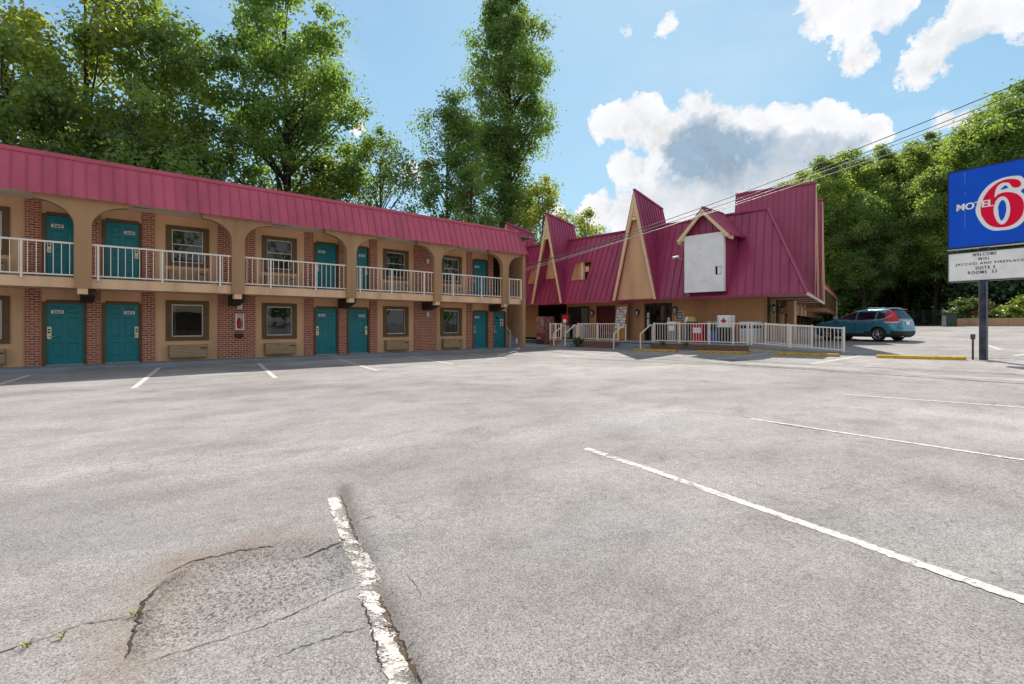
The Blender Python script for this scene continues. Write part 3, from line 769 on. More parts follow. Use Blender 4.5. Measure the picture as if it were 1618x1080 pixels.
# doors and glass in the wall
def zq(mb, x, y0, y1, z0, z1, mi=0): mb.quad((x, y0, z0), (x, y1, z0), (x, y1, z1), (x, y0, z1), mi)
m = MB(); x = XW - .02
for y0, y1, z0, z1 in ((15.69, 15.80, ZF, 2.7), (17.40, 17.51, ZF, 2.7), (15.80, 17.40, 2.55, 2.7), (16.02, 16.10, ZF, 2.55), (17.1, 17.17, ZF, 2.55)): m.box(XW - .05, XW + .09, y0, y1, z0, z1)
ed = m.build('entrance_door', DKBROWN, lob, True)
m = MB(); zq(m, XW + .05, 15.8, 17.4, ZF + .02, 2.55); m.build('pane', DGLASS, ed, True, fixn=False)
for _q in ((15.83, 16.0, 1.35, 1.85), (17.18, 17.38, 1.3, 1.78), (17.18, 17.38, 1.85, 2.15)):
    m = MB(); zq(m, XW + .03, *_q)
    for _k in range(4): zq(m, XW + .026, _q[0] + .03, _q[1] - .04, _q[2] + .08 + _k * .09, _q[2] + .1 + _k * .09, 1) if _q[2] + .12 + _k * .09 < _q[3] else None
    m.build('door_notice', [WHITE, BLUE], ed, True, fixn=False)
m = MB(); m.box(XW - .02, XW + .03, 16.3, 16.9, 1.48, 1.54); m.build('push_bar', SILVER, ed, True)
m = MB(); m.quad((XW + .7, 16.95, 1.7), (XW + .7, 16.2, 1.7), (XW + .7, 16.2, 2.5), (XW + .7, 16.95, 2.5)); m.build('curtain', OFFWHITE, ed, True, fixn=False)
m = MB()
for y0, y1, z0, z1 in ((19.68, 19.78, ZF, 2.66), (21.07, 21.17, ZF, 2.66), (19.78, 21.07, 2.56, 2.66)): m.box(XW - .05, XW + .08, y0, y1, z0, z1)
zq(m, XW + .07, 19.78, 21.07, ZF + .02, 2.56, 1)
m.build('dark_side_door', [DKBROWN, MAROON], lob, True)
m = MB()
for y0, y1, z0, z1 in ((21.78, 21.88, ZF, 2.66), (23.57, 23.67, ZF, 2.66), (21.88, 23.57, 2.56, 2.66), (22.7, 22.78, ZF, 2.56)): m.box(XW - .05, XW + .08, y0, y1, z0, z1)
sd = m.build('sliding_window', DKBROWN, lob, True)
m = MB(); zq(m, XW + .05, 21.88, 23.57, ZF + .02, 2.56); m.build('pane', LGLASS, sd, True, fixn=False)
m = MB()
for i in range(12):
    y = 21.95 + i * .062; m.quad((XW + .2 + .03 * (i % 2), y, ZF), (XW + .2 + .03 * ((i + 1) % 2), y + .062, ZF), (XW + .2 + .03 * ((i + 1) % 2), y + .062, 2.55), (XW + .2 + .03 * (i % 2), y, 2.55))
m.build('curtain', OFFWHITE, sd, True, fixn=False)
# pilasters on the turned side wall, corner column
for s in (1.6, 5.0):
    p = cn + E1 * s
    m = MB(); q = p + E1 * .75; m.prism([p + Vector((0, 0, .3)), q + Vector((0, 0, .3)), q + Vector((0, 0, ZE)), p + Vector((0, 0, ZE))], -P1 * .06); m.build('dark_pilaster', DKBROWN, lob, True)
# dark recess left of the lobby front (walkway between the two buildings)
# lanterns
def lantern(loc, rz, label):
    t = empty('wall_lantern', loc, rz, label, 'wall lantern', 'black carriage lanterns on the lobby wall')
    m = MB(); m.bbox(-.03, 0, -.06, .06, -.12, .12, .01); m.tube([(-.02, 0, .05), (-.12, 0, .16), (-.2, 0, .1)], .014, 6); m.build('bracket', BLACK, t)
    m = MB(); m.lathe([(0, .2), (.03, .17), (.13, .08), (.12, .06), (.1, .06)], (-.2, 0, 0), n=6, smooth=False); m.lathe([(.07, -.22), (.05, -.26), (0, -.3)], (-.2, 0, 0), n=6, smooth=False)
    for k in range(6):
        a = k * PI / 3; m.bar((-.2 + .1 * math.cos(a), .1 * math.sin(a), .07), (-.2 + .07 * math.cos(a), .07 * math.sin(a), -.22), .016)
    m.build('lantern_cage', BLACK, t)
    m = MB(); m.lathe([(.085, .06), (.06, -.21)], (-.2, 0, 0), n=6, smooth=False); m.build('lantern_glass', LAMPG, t)
    return t
lantern((XW, 21.45, 2.25), 0, 'black carriage lantern left of the dark side door on the lobby wall')
lantern((XW, 17.95, 2.2), 0, 'black carriage lantern left of the glass entrance door')
lantern((XW, 15.40, 2.3), 0, 'black carriage lantern right of the glass entrance door')
for s, lb in ((1.95, 'black carriage lantern on the dark pilaster nearest the lobby corner'), (5.35, 'black carriage lantern on the second dark pilaster, farther along the lobby side')):
    p = cn + E1 * s - P1 * .06; lantern((p.x, p.y, 2.35), math.radians(13.4 + 90), lb)
m = MB(); m.bbox(26.76, 26.797, 15.0, 15.4, 1.75, 2.15, .006); o = m.build('notice_plaque', [BLACK]); tag(o, 'small black notice plaque with pale edge right of the entrance lantern', 'plaque')
m = MB()
for y0, y1, z0, z1 in ((14.98, 15.42, 2.15, 2.17), (14.98, 15.42, 1.73, 1.75), (14.98, 15.0, 1.75, 2.15), (15.4, 15.42, 1.75, 2.15)): m.box(26.755, 26.797, y0, y1, z0, z1)
for k in range(4): m.box(26.757, 26.762, 15.06, 15.32, 1.82 + k * .075, 1.85 + k * .075)
m.build('plaque_edge', OFFWHITE, o)

# ================================================================== REAR WING
wing = empty('rear_wing', tuple(side(9.0, 2.1, 0)), math.radians(13.4), 'brown two storey rear wing running away behind the lobby, with balcony brackets', 'motel wing')
m = MB(); LW = 33.0
m.box(0, LW, .9, 8, 0, 4.9); m.build('wall', TAN, wing)
m = MB(); m.box(-.2, LW, -.35, .9, 2.55, 2.85); m.build('balcony_slab', BROWNTAN, wing)
m = MB()
m.add([(4, -1.95, 4.3), (LW + .3, -1.95, 4.3), (LW + .3, -1.55, 5.05), (4, -1.55, 5.05)], [(0, 1, 2, 3)]); m.quad((4, -1.55, 5.05), (LW + .3, -1.55, 5.05), (LW + .3, 8, 5.05), (4, 8, 5.05)); m.quad((LW + .3, -1.95, 4.3), (LW + .3, 8, 4.3), (LW + .3, 8, 5.05), (LW + .3, -1.55, 5.05))
for i in range(52): rib(m, Vector((4.2 + i * .56, -1.95, 4.31)), Vector((4.2 + i * .56, -1.55, 5.04)), Vector((0, -.88, .47)))
m.build('mansard_roof', REDROOF, wing)
m = MB(); m.box(0, LW + .3, -1.94, .9, 4.25, 4.295); m.build('soffit', SOFFIT, wing)
for i in range(10):
    x = .4 + i * 3.5
    m = MB(); m.bbox(x, x + .35, -.5, -.22, 2.3, 4.24, .02); c = m.build('column', BROWNTAN, wing)
    m = MB(); m.bbox(x - .04, x + .40, -.52, -.12, 2.12, 2.545, .02, 0); m.box(x + .02, x + .34, -.12, .89, 2.16, 2.545, 1); m.build('balcony_bracket', [TAN2, DKBROWN], c)
for i in range(6):
    m = MB(); m.bbox(13 + i * 3.5, 13.3 + i * 3.5, -1.88, -1.5, 2.5, 4.24, .02); m.build('outer_post', BROWN, wing)
m = MB(); m.box(12.5, LW, -1.8, -.3, 2.5, 2.8); m.build('outer_slab', BROWNTAN, wing)
m = MB(); m.bbox(LW - .3, LW + .1, -1.9, -1.5, .3, 4.24, .02); m.build('end_post', CREAM, wing)
for i in range(10):
    x = .9 + i * 3.5
    for lv in (0.6, 2.86):
        for dx, mt in ((0.5, DKBROWN), (1.75, MAROON)):
            m = MB(); m.box(x + dx, x + dx + .95, .84, .896, lv, lv + 1.9); m.build('room_door', mt, wing)
    m = MB(); m.box(x - .35, x + .3, .80, .896, .3, 2.5); m.build('brick_pier', BRICK, wing)
m = MB()
for i in range(9):
    x = .4 + i * 3.5
    m.bar((x + .4, -.3, 3.85), (x + 3.5, -.3, 3.85), .04); m.bar((x + .4, -.3, 2.95), (x + 3.5, -.3, 2.95), .03)
    for j in range(14): m.bar((x + .5 + j * .22, -.3, 2.95), (x + .5 + j * .22, -.3, 3.85), .018)
m.build('balcony_railing', BROWN, wing)
p = side(8.6, 1.45, 0)
m = MB(); m.bbox(p.x - .2, p.x + .2, p.y - .2, p.y + .2, .2, ZE - .01, .02); m.build('corner_column', TAN2, lob, True)
# ================================================================== PORCH, RAILINGS, RAMP
XP = 23.9; PZ = 0.50
por = empty('entrance_porch', (XP, 16.0, 0), 0, 'raised brick porch with grey floor, two flights of steps and a ramp before the lobby', 'porch')
m = MB()
m.box(XP + .02, XP + .3, 10.1, 15.14, -.1, PZ - .06); m.box(XP + .02, XP + .3, 17.0, 20.42, -.1, PZ - .06); m.box(XP + .02, XP + .3, 21.5, 22.75, -.1, PZ - .06); m.box(XP + .3, XW - .02, 22.45, 22.75, -.1, PZ - .06)
m.build('brick_base', BRICKD, por, True)
m = MB(); m.bbox(XP, XW - .004, 10.1, 22.78, PZ - .06, PZ, .012); m.build('porch_floor', CONC, por, True)
for y0, y1, n in ((15.14, 17.0, 3), (20.42, 21.5, 3)):
    m = MB()
    for i in range(n):
        x = XP - (n - i) * .33 + .33
        m.bbox(XP - (i) * .33 - .02 if i else XP + .01, XP - (i + 1) * .33 + .0, y0 + .02, y1 - .02, 0.02, PZ - .12 * (i + 1) + .02, .01)
    m.build('entrance_steps', CONCB, por, True)
YR0, YR1 = 10.1, 6.25; ZR1 = gz(24.3, 6.25) + .03
m = MB()
m.add([(XP, YR0, PZ), (XP + 1.5, YR0, PZ), (XP + 1.5, YR1, ZR1), (XP, YR1, ZR1), (XP, YR0, PZ - .12), (XP + 1.5, YR0, PZ - .12), (XP + 1.5, YR1, ZR1 - .1), (XP, YR1, ZR1 - .1)], [(0, 1, 2, 3), (0, 3, 7, 4), (1, 5, 6, 2), (3, 2, 6, 7)])
m.build('ramp_floor', CONC, por, True)
m = MB(); m.prism([(XP + .03, YR0 + .02, PZ - .13), (XP + .03, YR0 + .02, .24), (XP + .03, YR0 - .45, .08), (XP + .03, YR0 - 2.4, .0), (XP + .03, YR1 + .1, ZR1 - .1)], (1.4, 0, 0)); m.build('ramp_base', CONCT, por, True)
def porch_rail(p0, p1, posts, label, bal=.145, thick=.055, inner=False):
    """railing from p0 to p1 (floor points); posts given as fractions"""
    p0, p1 = Vector(p0), Vector(p1)
    mid = (p0 + p1) / 2
    r = empty('porch_railing', tuple(p0), 0, label, 'railing', 'white metal railings round the porch')
    up = Vector((0, 0, 1)); Lh = (p1 - p0).length
    m = MB()
    m.bar(p0 + up * .985, p1 + up * .985, .055, .05); m.bar(p0 + up * .10, p1 + up * .10, .035, .045)
    n = int(Lh / bal)
    for i in range(n):
        q = p0.lerp(p1, (i + .5) / n); m.bar(q + up * .1, q + up * .97, .021)
    m.build('rail_panel', WHITE, r, True)
    for t in posts:
        q = p0.lerp(p1, t); k = MB(); k.bbox(q.x - .033, q.x + .033, q.y - .033, q.y + .033, q.z - .02, q.z + 1.04, .008); k.build('railing_post', WHITE, r, True)
    return r
porch_rail((XP + .08, 22.7, PZ), (XP + .08, 21.75, PZ), (0, .5, 1), 'short white railing at the vending machine end of the porch')
porch_rail((XP + .08, 20.36, PZ), (XP + .08, 17.4, PZ), (0, .5, 1), 'white railing along the porch between its two flights of steps')
porch_rail((XP + .08, 15.1, PZ), (XP + .08, 10.15, PZ), (0, .3, .62, .86, 1), 'long white railing along the porch in front of the bins and news boxes')
porch_rail((XP + .08, 10.0, PZ - .0), (XP + .08, YR1 + .06, ZR1), (0, .45, 1), 'white railing sloping down the near side of the ramp', .135)
porch_rail((XP + 1.42, 9.9, PZ - .0), (XP + 1.42, 7.9, PZ + (ZR1 - PZ) * .57), (0, .5, 1), 'white railing on the far side of the ramp, nearer the lobby wall', .135)
def handrail(y, x0, x1, z0, label):
    h = empty('step_handrail', (x0, y, z0), 0, label, 'handrail', 'white handrails beside the porch steps')
    m = MB(); m.bar((x0, y, z0), (x0, y, z0 + .86), .05); m.bar((x0 - .012, y, z0 + .845), (x1, y, PZ + .93), .05); m.bar((x1, y, PZ + .93), (x1 + .18, y, PZ + .93), .05); m.build('rail', WHITE, h, True)
    m = MB(); m.bar((x1 + .15, y, PZ), (x1 + .15, y, PZ + .93), .05); m.build('railing_post', WHITE, h, True)
handrail(21.42, 22.95, 23.85, gz(22.95, 21.4), 'white handrail on the vending machine side of the smaller flight of steps')
handrail(20.50, 22.95, 23.85, gz(22.95, 20.5), 'white handrail on the entrance side of the smaller flight of steps')
handrail(16.92, 22.9, 23.85, gz(22.9, 17), 'white handrail on the brochure rack side of the wide entrance steps')
handrail(15.22, 22.9, 23.85, gz(22.9, 15.2), 'white handrail on the bin side of the wide entrance steps')
def tuft(name, x, y, z, h, n, label, mat):
    m = MB(); rg = random.Random(int(x * 100 + y * 37))
    for i in range(n):
        a = rg.uniform(0, 6.28); r = rg.uniform(0, h * .4); b = Vector((x + r * math.cos(a), y + r * math.sin(a), z)); l = h * rg.uniform(.5, 1)
        d = Vector((math.cos(a) * .5, math.sin(a) * .5, 1)).normalized(); t = Vector((-math.sin(a), math.cos(a), 0)) * h * .06
        e = b + d * l * .6; g = b + d * l + Vector((0, 0, -l * .12)) + Vector((math.cos(a), math.sin(a), 0)) * l * .2
        m.add([b - t, b + t, e + t, e - t, g], [(0, 1, 2, 3), (3, 2, 4)])
    o = m.build(name, mat, None, fixn=False); tag(o, label, 'plant'); return o
WEED = paint('weed_green', (0.07, 0.15, 0.02), 0.7, 0.3, 8)
WEEDY = paint('dry_weed_yellow', (0.30, 0.27, 0.04), 0.8, 0.3, 8)
tuft('weed_tuft', 23.8, 20.2, .3, .62, 60, 'bushy green weed growing before the porch railing beside the smaller steps', WEED)
tuft('weed_tuft', 23.85, 14.5, .38, .3, 30, 'small green weed at the porch edge nearest the entrance steps', WEED)
for _i, (_px, _py, _lb) in enumerate(((42, 1022, 'dry yellow weeds in the long crack at the lower left of the lot'), (98, 1008, 'second small weed farther along the lower left crack'), (214, 972, 'small dry weed where the crack meets the sunken patch'), (542, 854, 'tiny dry weed by the broken white line'))):
    _x, _y = gpt(_px, _py); tuft('weed_tuft', _x, _y, .0, .04, 12, _lb, WEEDY)
tuft('weed_tuft', 23.85, 13.2, .38, .3, 26, 'small green weed at the porch edge in front of the red news box', WEED)

# ------------------------------------------------------------------ things on the porch
v = empty('vending_machine', (25.0, 24.15, .12), math.radians(-8), 'tall black and red drinks vending machine in the dark walkway by the porch', 'vending machine')
m = MB(); m.bbox(-.4, .4, -.45, .45, 0, 1.9, .03); m.build('cabinet', BLACK, v)
FLORAL, nt, out = nmat('floral_red_print')
p_ = N(nt, 'ShaderNodeBsdfPrincipled'); L(nt, p_.outputs[0], out.inputs[0]); o_ = ocoord(nt)
n1 = noise(nt, o_, 5.0, 2, .5, 2.5); r1 = ramp(nt, n1.outputs[0], [(.40, (.02, .01, .012)), (.47, (.55, .42, .42)), (.53, (.35, .02, .03)), (.62, (.03, .01, .01))]); L(nt, r1.outputs[0], p_.inputs['Base Color']); p_.inputs['Roughness'].default_value = .3
m = MB(); m.bbox(-.43, -.405, -.43, .43, .75, 1.85, .008); m.build('front_panel', FLORAL, v)
m = MB(); m.bbox(-.43, -.405, -.43, .43, .3, .74, .008); m.build('lower_panel', paint('dark_red_enamel', (.22, .008, .015), .35, .15, 4), v)
m = MB(); m.bbox(-.41, .43, -.47, -.452, .05, 1.85, .006); m.build('side_panel', FLORAL, v)
m = MB(); m.box(-.445, -.43, -.36, -.2, 1.25, 1.5); m.box(-.45, -.43, -.1, .3, .35, .5); m.build('coin_slot', GREY, v)
v = empty('vending_machine', (25.4, 22.35, PZ), 0, 'red fronted drinks vending machine on the porch before the sliding window', 'vending machine')
m = MB(); m.bbox(-.35, .4, -.42, .42, 0, 1.62, .03); m.build('cabinet', BLACK, v)
m = MB(); m.bbox(-.38, -.355, -.25, .25, 1.0, 1.56, .01); m.build('front_panel', RED, v)
m = MB(); m.lathe([(0, 0), (.15, .0), (.15, .02), (0, .02)], (-.4, .05, 1.15), 'x', 16); m.build('round_badge', OFFWHITE, v)
m = MB(); m.bbox(-.375, -.355, -.36, .36, .1, .9, .01); m.build('lower_panel', GREY, v)
v = empty('chest_freezer', (24.6, 21.0, PZ), 0, 'grey metal ice chest standing behind the porch handrails', 'ice chest')
m = MB(); m.bbox(.0, .7, -.55, .35, 0, .86, .03); m.build('body', GREY, v)
m = MB(); m.bbox(-.02, .72, -.57, .37, .865, .93, .02); m.build('lid', SILVER, v)
v = empty('porch_chair', (25.9, 19.55, PZ), 0, 'dark red wooden chair behind the railing beside the brochure rack', 'chair')
m = MB(); m.bbox(-.25, .25, -.28, .28, .42, .47, .01); m.build('seat', WOOD, v)
m = MB(); m.bbox(.2, .25, -.28, .28, .55, 1.02, .02); m.build('backrest', MAROON, v)
for a in (-.22, .22):
    for b in (-.24, .24): m = MB(); m.bar((a, b, 0), (a, b, .42), .045); m.build('leg', WOOD, v)
v = empty('brochure_rack', (25.9, 18.75, PZ), 0, 'wooden rack full of white brochures standing left of the entrance', 'brochure rack')
m = MB(); m.bbox(.05, .35, -.42, .42, 0, .72, .01); m.bar((.3, -.4, .7), (.36, -.4, 2.1), .05); m.bar((.3, .4, .7), (.36, .4, 2.1), .05); m.bar((.35, -.42, 2.1), (.35, .42, 2.1), .06, .16); m.box(.34, .36, -.4, .4, .7, 2.05)
m.build('frame', WOOD, v)
m = MB()
for i in range(8):
    z = .70 + i * .168; x = .03 + i * .036
    for j in range(4):
        y = -.37 + j * .188; m.box(x + .02, x + .032, y, y + .17, z, z + .15, (i * 3 + j) % 4 == 0); m.box(x + .014, x + .019, y + .02, y + .15, z + .04, z + .11, 1 if (i + j) % 3 else 0)
    m.bar((x, -.4, z + .01), (x, .4, z + .01), .02, .03, 2)
m.build('brochure', [OFFWHITE, paint('grey_print', (.42, .44, .52), .7, .2, 20), WOOD], v)
m = MB()
for k in range(3): m.box(.03, .05, -.36 + k * .27, -.16 + k * .27, .06, .66)
m.build('front_slat', paint('orange_wood', (.5, .22, .04), .5, .2, 8), v)
def wheelie(name, y, x, body, top, label, cat, h=1.02, w=.42, dome=False, window=None):
    v = empty(name, (x, y, PZ), 0, label, cat)
    m = MB(); m.bbox(-w / 2, w / 2, -w / 2, w / 2, .0, h - .16, .03); m.build('body', body, v)
    m = MB()
    if dome: m.lathe([(w * .56, h - .155), (w * .56, h - .08), (w * .45, h + .06), (w * .2, h + .12), (0, h + .13)], (0, 0, 0), n=18)
    else: m.bbox(-w * .55, w * .55, -w * .55, w * .55, h - .155, h, .03)
    m.build('lid', top, v)
    if window:
        m = MB(); m.bbox(-w / 2 - .015, -w / 2 - .001, -w * .36, w * .36, h - .5, h - .22, .004); m.build('display_window', window, v)
    return v
wheelie('newspaper_box', 15.05, 25.9, GREY, OFFWHITE, 'grey newspaper box with pale top, nearest the glass entrance door', 'newspaper box', 1.1, .5, False, OFFWHITE)
wheelie('ash_bin', 14.35, 26.1, SILVER, OFFWHITE, 'slim pale ash bin between the grey newspaper box and yellow topped bin', 'ash bin', 1.25, .26, True)
wheelie('trash_bin', 13.95, 25.9, BLACK, paint('faded_yellow_plastic', (.50, .44, .12), .6, .15, 5), 'black bin with a domed yellow lid on the porch', 'bin', 1.25, .46, True)
wheelie('newspaper_box', 13.2, 25.3, RED, RED, 'bright red newspaper box behind the porch railing', 'newspaper box', 1.0, .62, False, OFFWHITE)
wheelie('newspaper_box', 12.35, 25.3, BLUE, paint('brown_lid', (.30, .25, .18), .7, .2, 6), 'blue newspaper box with a brown top beside the red one', 'newspaper box', 1.12, .62, False, BLACK)
v = empty('first_aid_cabinet', (25.2, 11.75, PZ), 0, 'white cabinet with a red cross on a black stand on the porch', 'first aid cabinet')
m = MB(); m.bbox(-.26, .26, -.31, .31, 0, .78, .02); m.build('stand', BLACK, v)
m = MB(); m.bbox(-.28, .28, -.33, .33, .80, 1.40, .02); m.build('cabinet', OFFWHITE, v)
m = MB(); m.box(-.292, -.2815, -.045, .045, .98, 1.26); m.box(-.293, -.2825, -.14, .14, 1.075, 1.165); m.build('red_cross', RED, v)
m = MB()
for k in range(6): m.box(-.292, -.2815, .24, .28, .92 + k * .07, .96 + k * .07); m.box(-.292, -.2815, -.29, -.25, .88 + k * .07, .905 + k * .07)
m.build('lettering', GREY, v)
v = empty('litter_bin', (25.3, 10.6, PZ), 0, 'silver metal litter bin near the top of the ramp', 'litter bin')
m = MB(); m.bbox(-.35, .35, -.4, .4, 0, .75, .04); m.build('body', SILVER, v)
m = MB(); m.bbox(-.33, .33, -.38, .38, .75, .87, .01); m.build('opening', BLACK, v)
m = MB(); m.bbox(-.37, .37, -.42, .42, .87, 1.08, .05); m.build('lid', SILVER, v)

# ------------------------------------------------------------------ wheel stops
XS = 22.5
STOP_LB = ['yellow wheel stop at the foot of the entrance steps, worn and short looking', 'chipped yellow wheel stop in front of the brick base below the porch railing', 'yellow wheel stop in front of the ramp', 'bright yellow wheel stop beside the sign pole, with one dark gap mark']
for i, (a, b) in enumerate(((15.3, 12.9), (11.83, 9.5), (8.41, 6.08), (4.87, 2.42))):
    yc = (a + b) / 2; hl = (a - b) / 2; z0 = gz(XS, yc); z1 = gz(XS, yc - hl) - gz(XS, yc)
    m = MB()
    n = 12; prof = [(-.10, 0), (-.085, .09), (-.05, .115), (.05, .115), (.085, .09), (.10, 0)]
    vs = []
    for k in range(n + 1):
        y = -hl + 2 * hl * k / n; zz = gz(XS, yc + y) - z0
        for px_, pz_ in prof: vs.append((px_, y, zz + pz_ + .0))
    fs = []
    for k in range(n):
        for j in range(5): fs.append((k * 6 + j, k * 6 + j + 1, (k + 1) * 6 + j + 1, (k + 1) * 6 + j))
    fs += [tuple(range(6)), tuple(reversed(range(n * 6, n * 6 + 6)))]
    m.add(vs, fs)
    o = m.build('wheel_stop', YELLOW if i == 3 else YELLOWD); o.location = (XS, yc, z0)
    tag(o, STOP_LB[i], 'wheel stop', 'yellow wheel stops before the porch')
    for yy in (-hl * .6, hl * .6):
        q = MB(); q.lathe([(0, .121), (.02, .121), (.024, .112)], (0, yy, gz(XS, yc + yy) - z0), n=10); q.build('anchor_pin', GREY, o)

# ================================================================== ROADSIDE SIGN
SU = Vector((-.184, -.983, 0)); SN = Vector((-.983, .184, 0))      # SU runs to the right as one reads it, SN faces the lot
SC = Vector((22.8, 2.0, 0)); SZ = gz(22.8, 2.0)
sg = empty('roadside_sign', (SC.x, SC.y, SZ), 0, 'tall roadside motel sign with blue face and white message board on one post', 'sign')
def sp(px, py, out=0.0):
    """point of the sign face seen at this place in the photograph"""
    r = ray(px); O = SC + SN * (.13 + out)
    t = (O.dot(SN)) / (r[0] * SN.x + r[1] * SN.y)
    return Vector((r[0] * t, r[1] * t, CAMH + (HY - py) * t / FPX))
def uw(p): return (p - SC).dot(SU), p.z
def wz(u, z, out=0.0): v_ = SC + SU * u + SN * (.13 + out); return Vector((v_.x, v_.y, z))
uL, zT = uw(sp(1497, 272.8)); _, zB = uw(sp(1497, 394.5)); uR = 1.30
_, mT = uw(sp(1498, 400.5)); _, mB = uw(sp(1498, 446.4))
def sbox(mb, u0, u1, z0, z1, o0, o1, mi=0):
    a = [SC + SU * u0 + SN * o1, SC + SU * u1 + SN * o1, SC + SU * u1 + SN * o0, SC + SU * u0 + SN * o0]
    mb.add([(p.x, p.y, z0) for p in a] + [(p.x, p.y, z1) for p in a], [(3, 2, 1, 0), (4, 5, 6, 7), (0, 1, 5, 4), (1, 2, 6, 5), (2, 3, 7, 6), (3, 0, 4, 7)], mi)
m = MB(); sbox(m, uL, uR, zB, zT, -.16, .11); FR = .035
for (a, b, c, d) in ((uL, uR, zT - FR, zT), (uL, uR, zB, zB + FR), (uL, uL + FR, zB + FR, zT - FR), (uR - FR, uR, zB + FR, zT - FR)): sbox(m, a, b, c, d, .1105, .145)
cab = m.build('sign_cabinet', BLACK, sg, True)
m = MB(); sbox(m, uL + FR, uR - FR, zB + FR, zT - FR, .111, .128); m.build('blue_face', SIGNBLUE, cab, True)
def Z2(x, y): return uw(sp(1490 + x / 10.8, 240 + y / 10.8))
def Z3(x, y): return uw(sp(1490 + x / 8.305, 330 + y / 8.305))
def smooth(pts, n=6):
    out_ = []; k = len(pts)
    for i in range(k):
        p0, p1, p2, p3 = (Vector((*pts[(i + j - 1) % k], 0)) for j in range(4))
        for t in range(n):
            u = t / n
            q = .5 * ((2 * p1) + (p2 - p0) * u + (2 * p0 - 5 * p1 + 4 * p2 - p3) * u * u + (3 * p1 - p0 - 3 * p2 + p3) * u ** 3)
            out_.append((q.x, q.y))
    return out_
outer = [Z2(1335, 545), Z2(1318, 498), Z2(1268, 468), Z2(1190, 457), Z2(1100, 462), Z2(1000, 490), Z2(900, 545), Z2(800, 632), Z2(722, 735), Z2(672, 840), Z2(645, 950), Z3(495, 10), Z3(502, 70), Z3(528, 122), Z3(575, 182), Z3(640, 224), Z3(715, 240), Z3(790, 238), Z3(870, 222), Z3(945, 186), Z3(1005, 132), Z3(1045, 70), Z3(1062, 0), Z2(1384, 900), Z2(1366, 820), Z2(1325, 760), Z2(1265, 715), Z2(1190, 690), Z2(1110, 682), Z2(1030, 690), Z2(950, 718)]
notch = [Z2(884, 772), Z2(886, 700), Z2(902, 640), Z2(942, 572), Z2(1000, 532), Z2(1070, 517), Z2(1130, 527), Z2(1158, 560), Z2(1182, 590), Z2(1220, 604), Z2(1270, 603), Z2(1315, 582)]
o1 = smooth(outer + notch, 5)
inner = smooth([Z2(1020, 755), Z2(958, 776), Z2(905, 832), Z2(878, 905), Z3(664, 0), Z3(668, 55), Z3(684, 110), Z3(712, 163), Z3(745, 195), Z3(775, 202), Z3(812, 188), Z3(848, 143), Z3(872, 85), Z3(884, 10), Z2(1143, 910), Z2(1122, 832), Z2(1080, 776)], 4)
glow = smooth([Z2(1300, 402), Z2(1180, 408), Z2(1060, 430), Z2(930, 475), Z2(800, 550), Z2(690, 660), Z2(615, 780), Z2(575, 900), Z3(428, 10), Z3(440, 75), Z3(475, 145), Z3(530, 215), Z3(600, 262), Z3(680, 283), Z3(780, 277), Z3(890, 262), Z3(990, 220), Z3(1065, 150), Z3(1105, 70), Z2(1435, 920), Z2(1420, 800), Z2(1385, 720), Z2(1330, 665), Z2(1385, 610), Z2(1400, 540), Z2(1390, 470), Z2(1350, 420)], 14)
def dotted(pts, amp, cen):
    out_ = []
    for i, (a, b) in enumerate(pts):
        d = math.hypot(a - cen[0], b - cen[1]); f = 1 + (amp if i % 2 else -amp) / d
        out_.append((cen[0] + (a - cen[0]) * f, cen[1] + (b - cen[1]) * f))
    return out_
cenw = Z2(1020, 900)
def flat(name, mat, outl, out_d, holes=(), parent=cab, th=.004):
    from mathutils.geometry import tessellate_polygon
    loops = [outl] + list(holes); allp = [p for l in loops for p in l]
    tri = tessellate_polygon([[Vector((a, b, 0)) for a, b in l] for l in loops])
    mb = MB(); mb.add([wz(a, b, out_d) for a, b in allp], [tuple(t) for t in tri]); 
    return mb.build(name, mat, parent, True, fixn=False)
flat('numeral_halo', SIGNWHITE, dotted(glow, .009, cenw), .004)
ov = smooth([Z2(1020, 815), Z2(970, 860), Z2(940, 950), Z3(728, 20), Z3(735, 90), Z3(765, 150), Z3(800, 120), Z3(825, 50), Z2(1082, 960), Z2(1065, 860)], 6)
flat('numeral_blue_core', SIGNBLUE, dotted(ov, .008, Z2(1015, 980)), .007)
flat('numeral_blue_spot', SIGNBLUE, dotted(smooth([Z2(1070, 565), Z2(1020, 600), Z2(985, 640), Z2(1040, 632), Z2(1110, 605)], 6), .01, Z2(1050, 605)), .007)
flat('numeral', SIGNRED, o1, .010, [inner])
m = MB()
def fit_line(mb, body, P, Q, hgt, out_d, offset=0.0, mi=0, shear=0.0, dx=0.0, space=1.0):
    a, b = P, Q; vs, fs = text2d(body, 1.0, offset, shear, space); W = max(v_[0] for v_ in vs); Hh = max(v_[1] for v_ in vs)
    sx = (b[0] - a[0]) / W; sl = (b[1] - a[1]) / (b[0] - a[0])
    mb.add([wz(a[0] + x * sx + dx, a[1] + sl * 0 * x + y / Hh * hgt, out_d) for x, y in vs], fs, mi)
hM = uw(sp(1513, 323))[1] - uw(sp(1513, 333.5))[1]
fit_line(m, 'MOTEL', Z2(236, 1012), Z2(860, 925), hM, .014, .008, 0, .06); fit_line(m, 'MOTEL', Z2(236, 1012), Z2(860, 925), hM, .0146, .008, 0, .06, .013); fit_line(m, 'MOTEL', Z2(236, 1012), Z2(860, 925), hM, .0152, .008, 0, .06, -.008)
m.build('lettering', SIGNWHITE, cab, True, fixn=False)
m = MB()
for y0, y1 in ((345, 560), (690, 735), (1000, 1300)):
    a, b = Z2(368, y0), Z2(374, y1); m.quad(wz(a[0], a[1], .003), wz(a[0] + .018, a[1], .003), wz(a[0] + .014, b[1], .003), wz(a[0] + .003, b[1], .003))
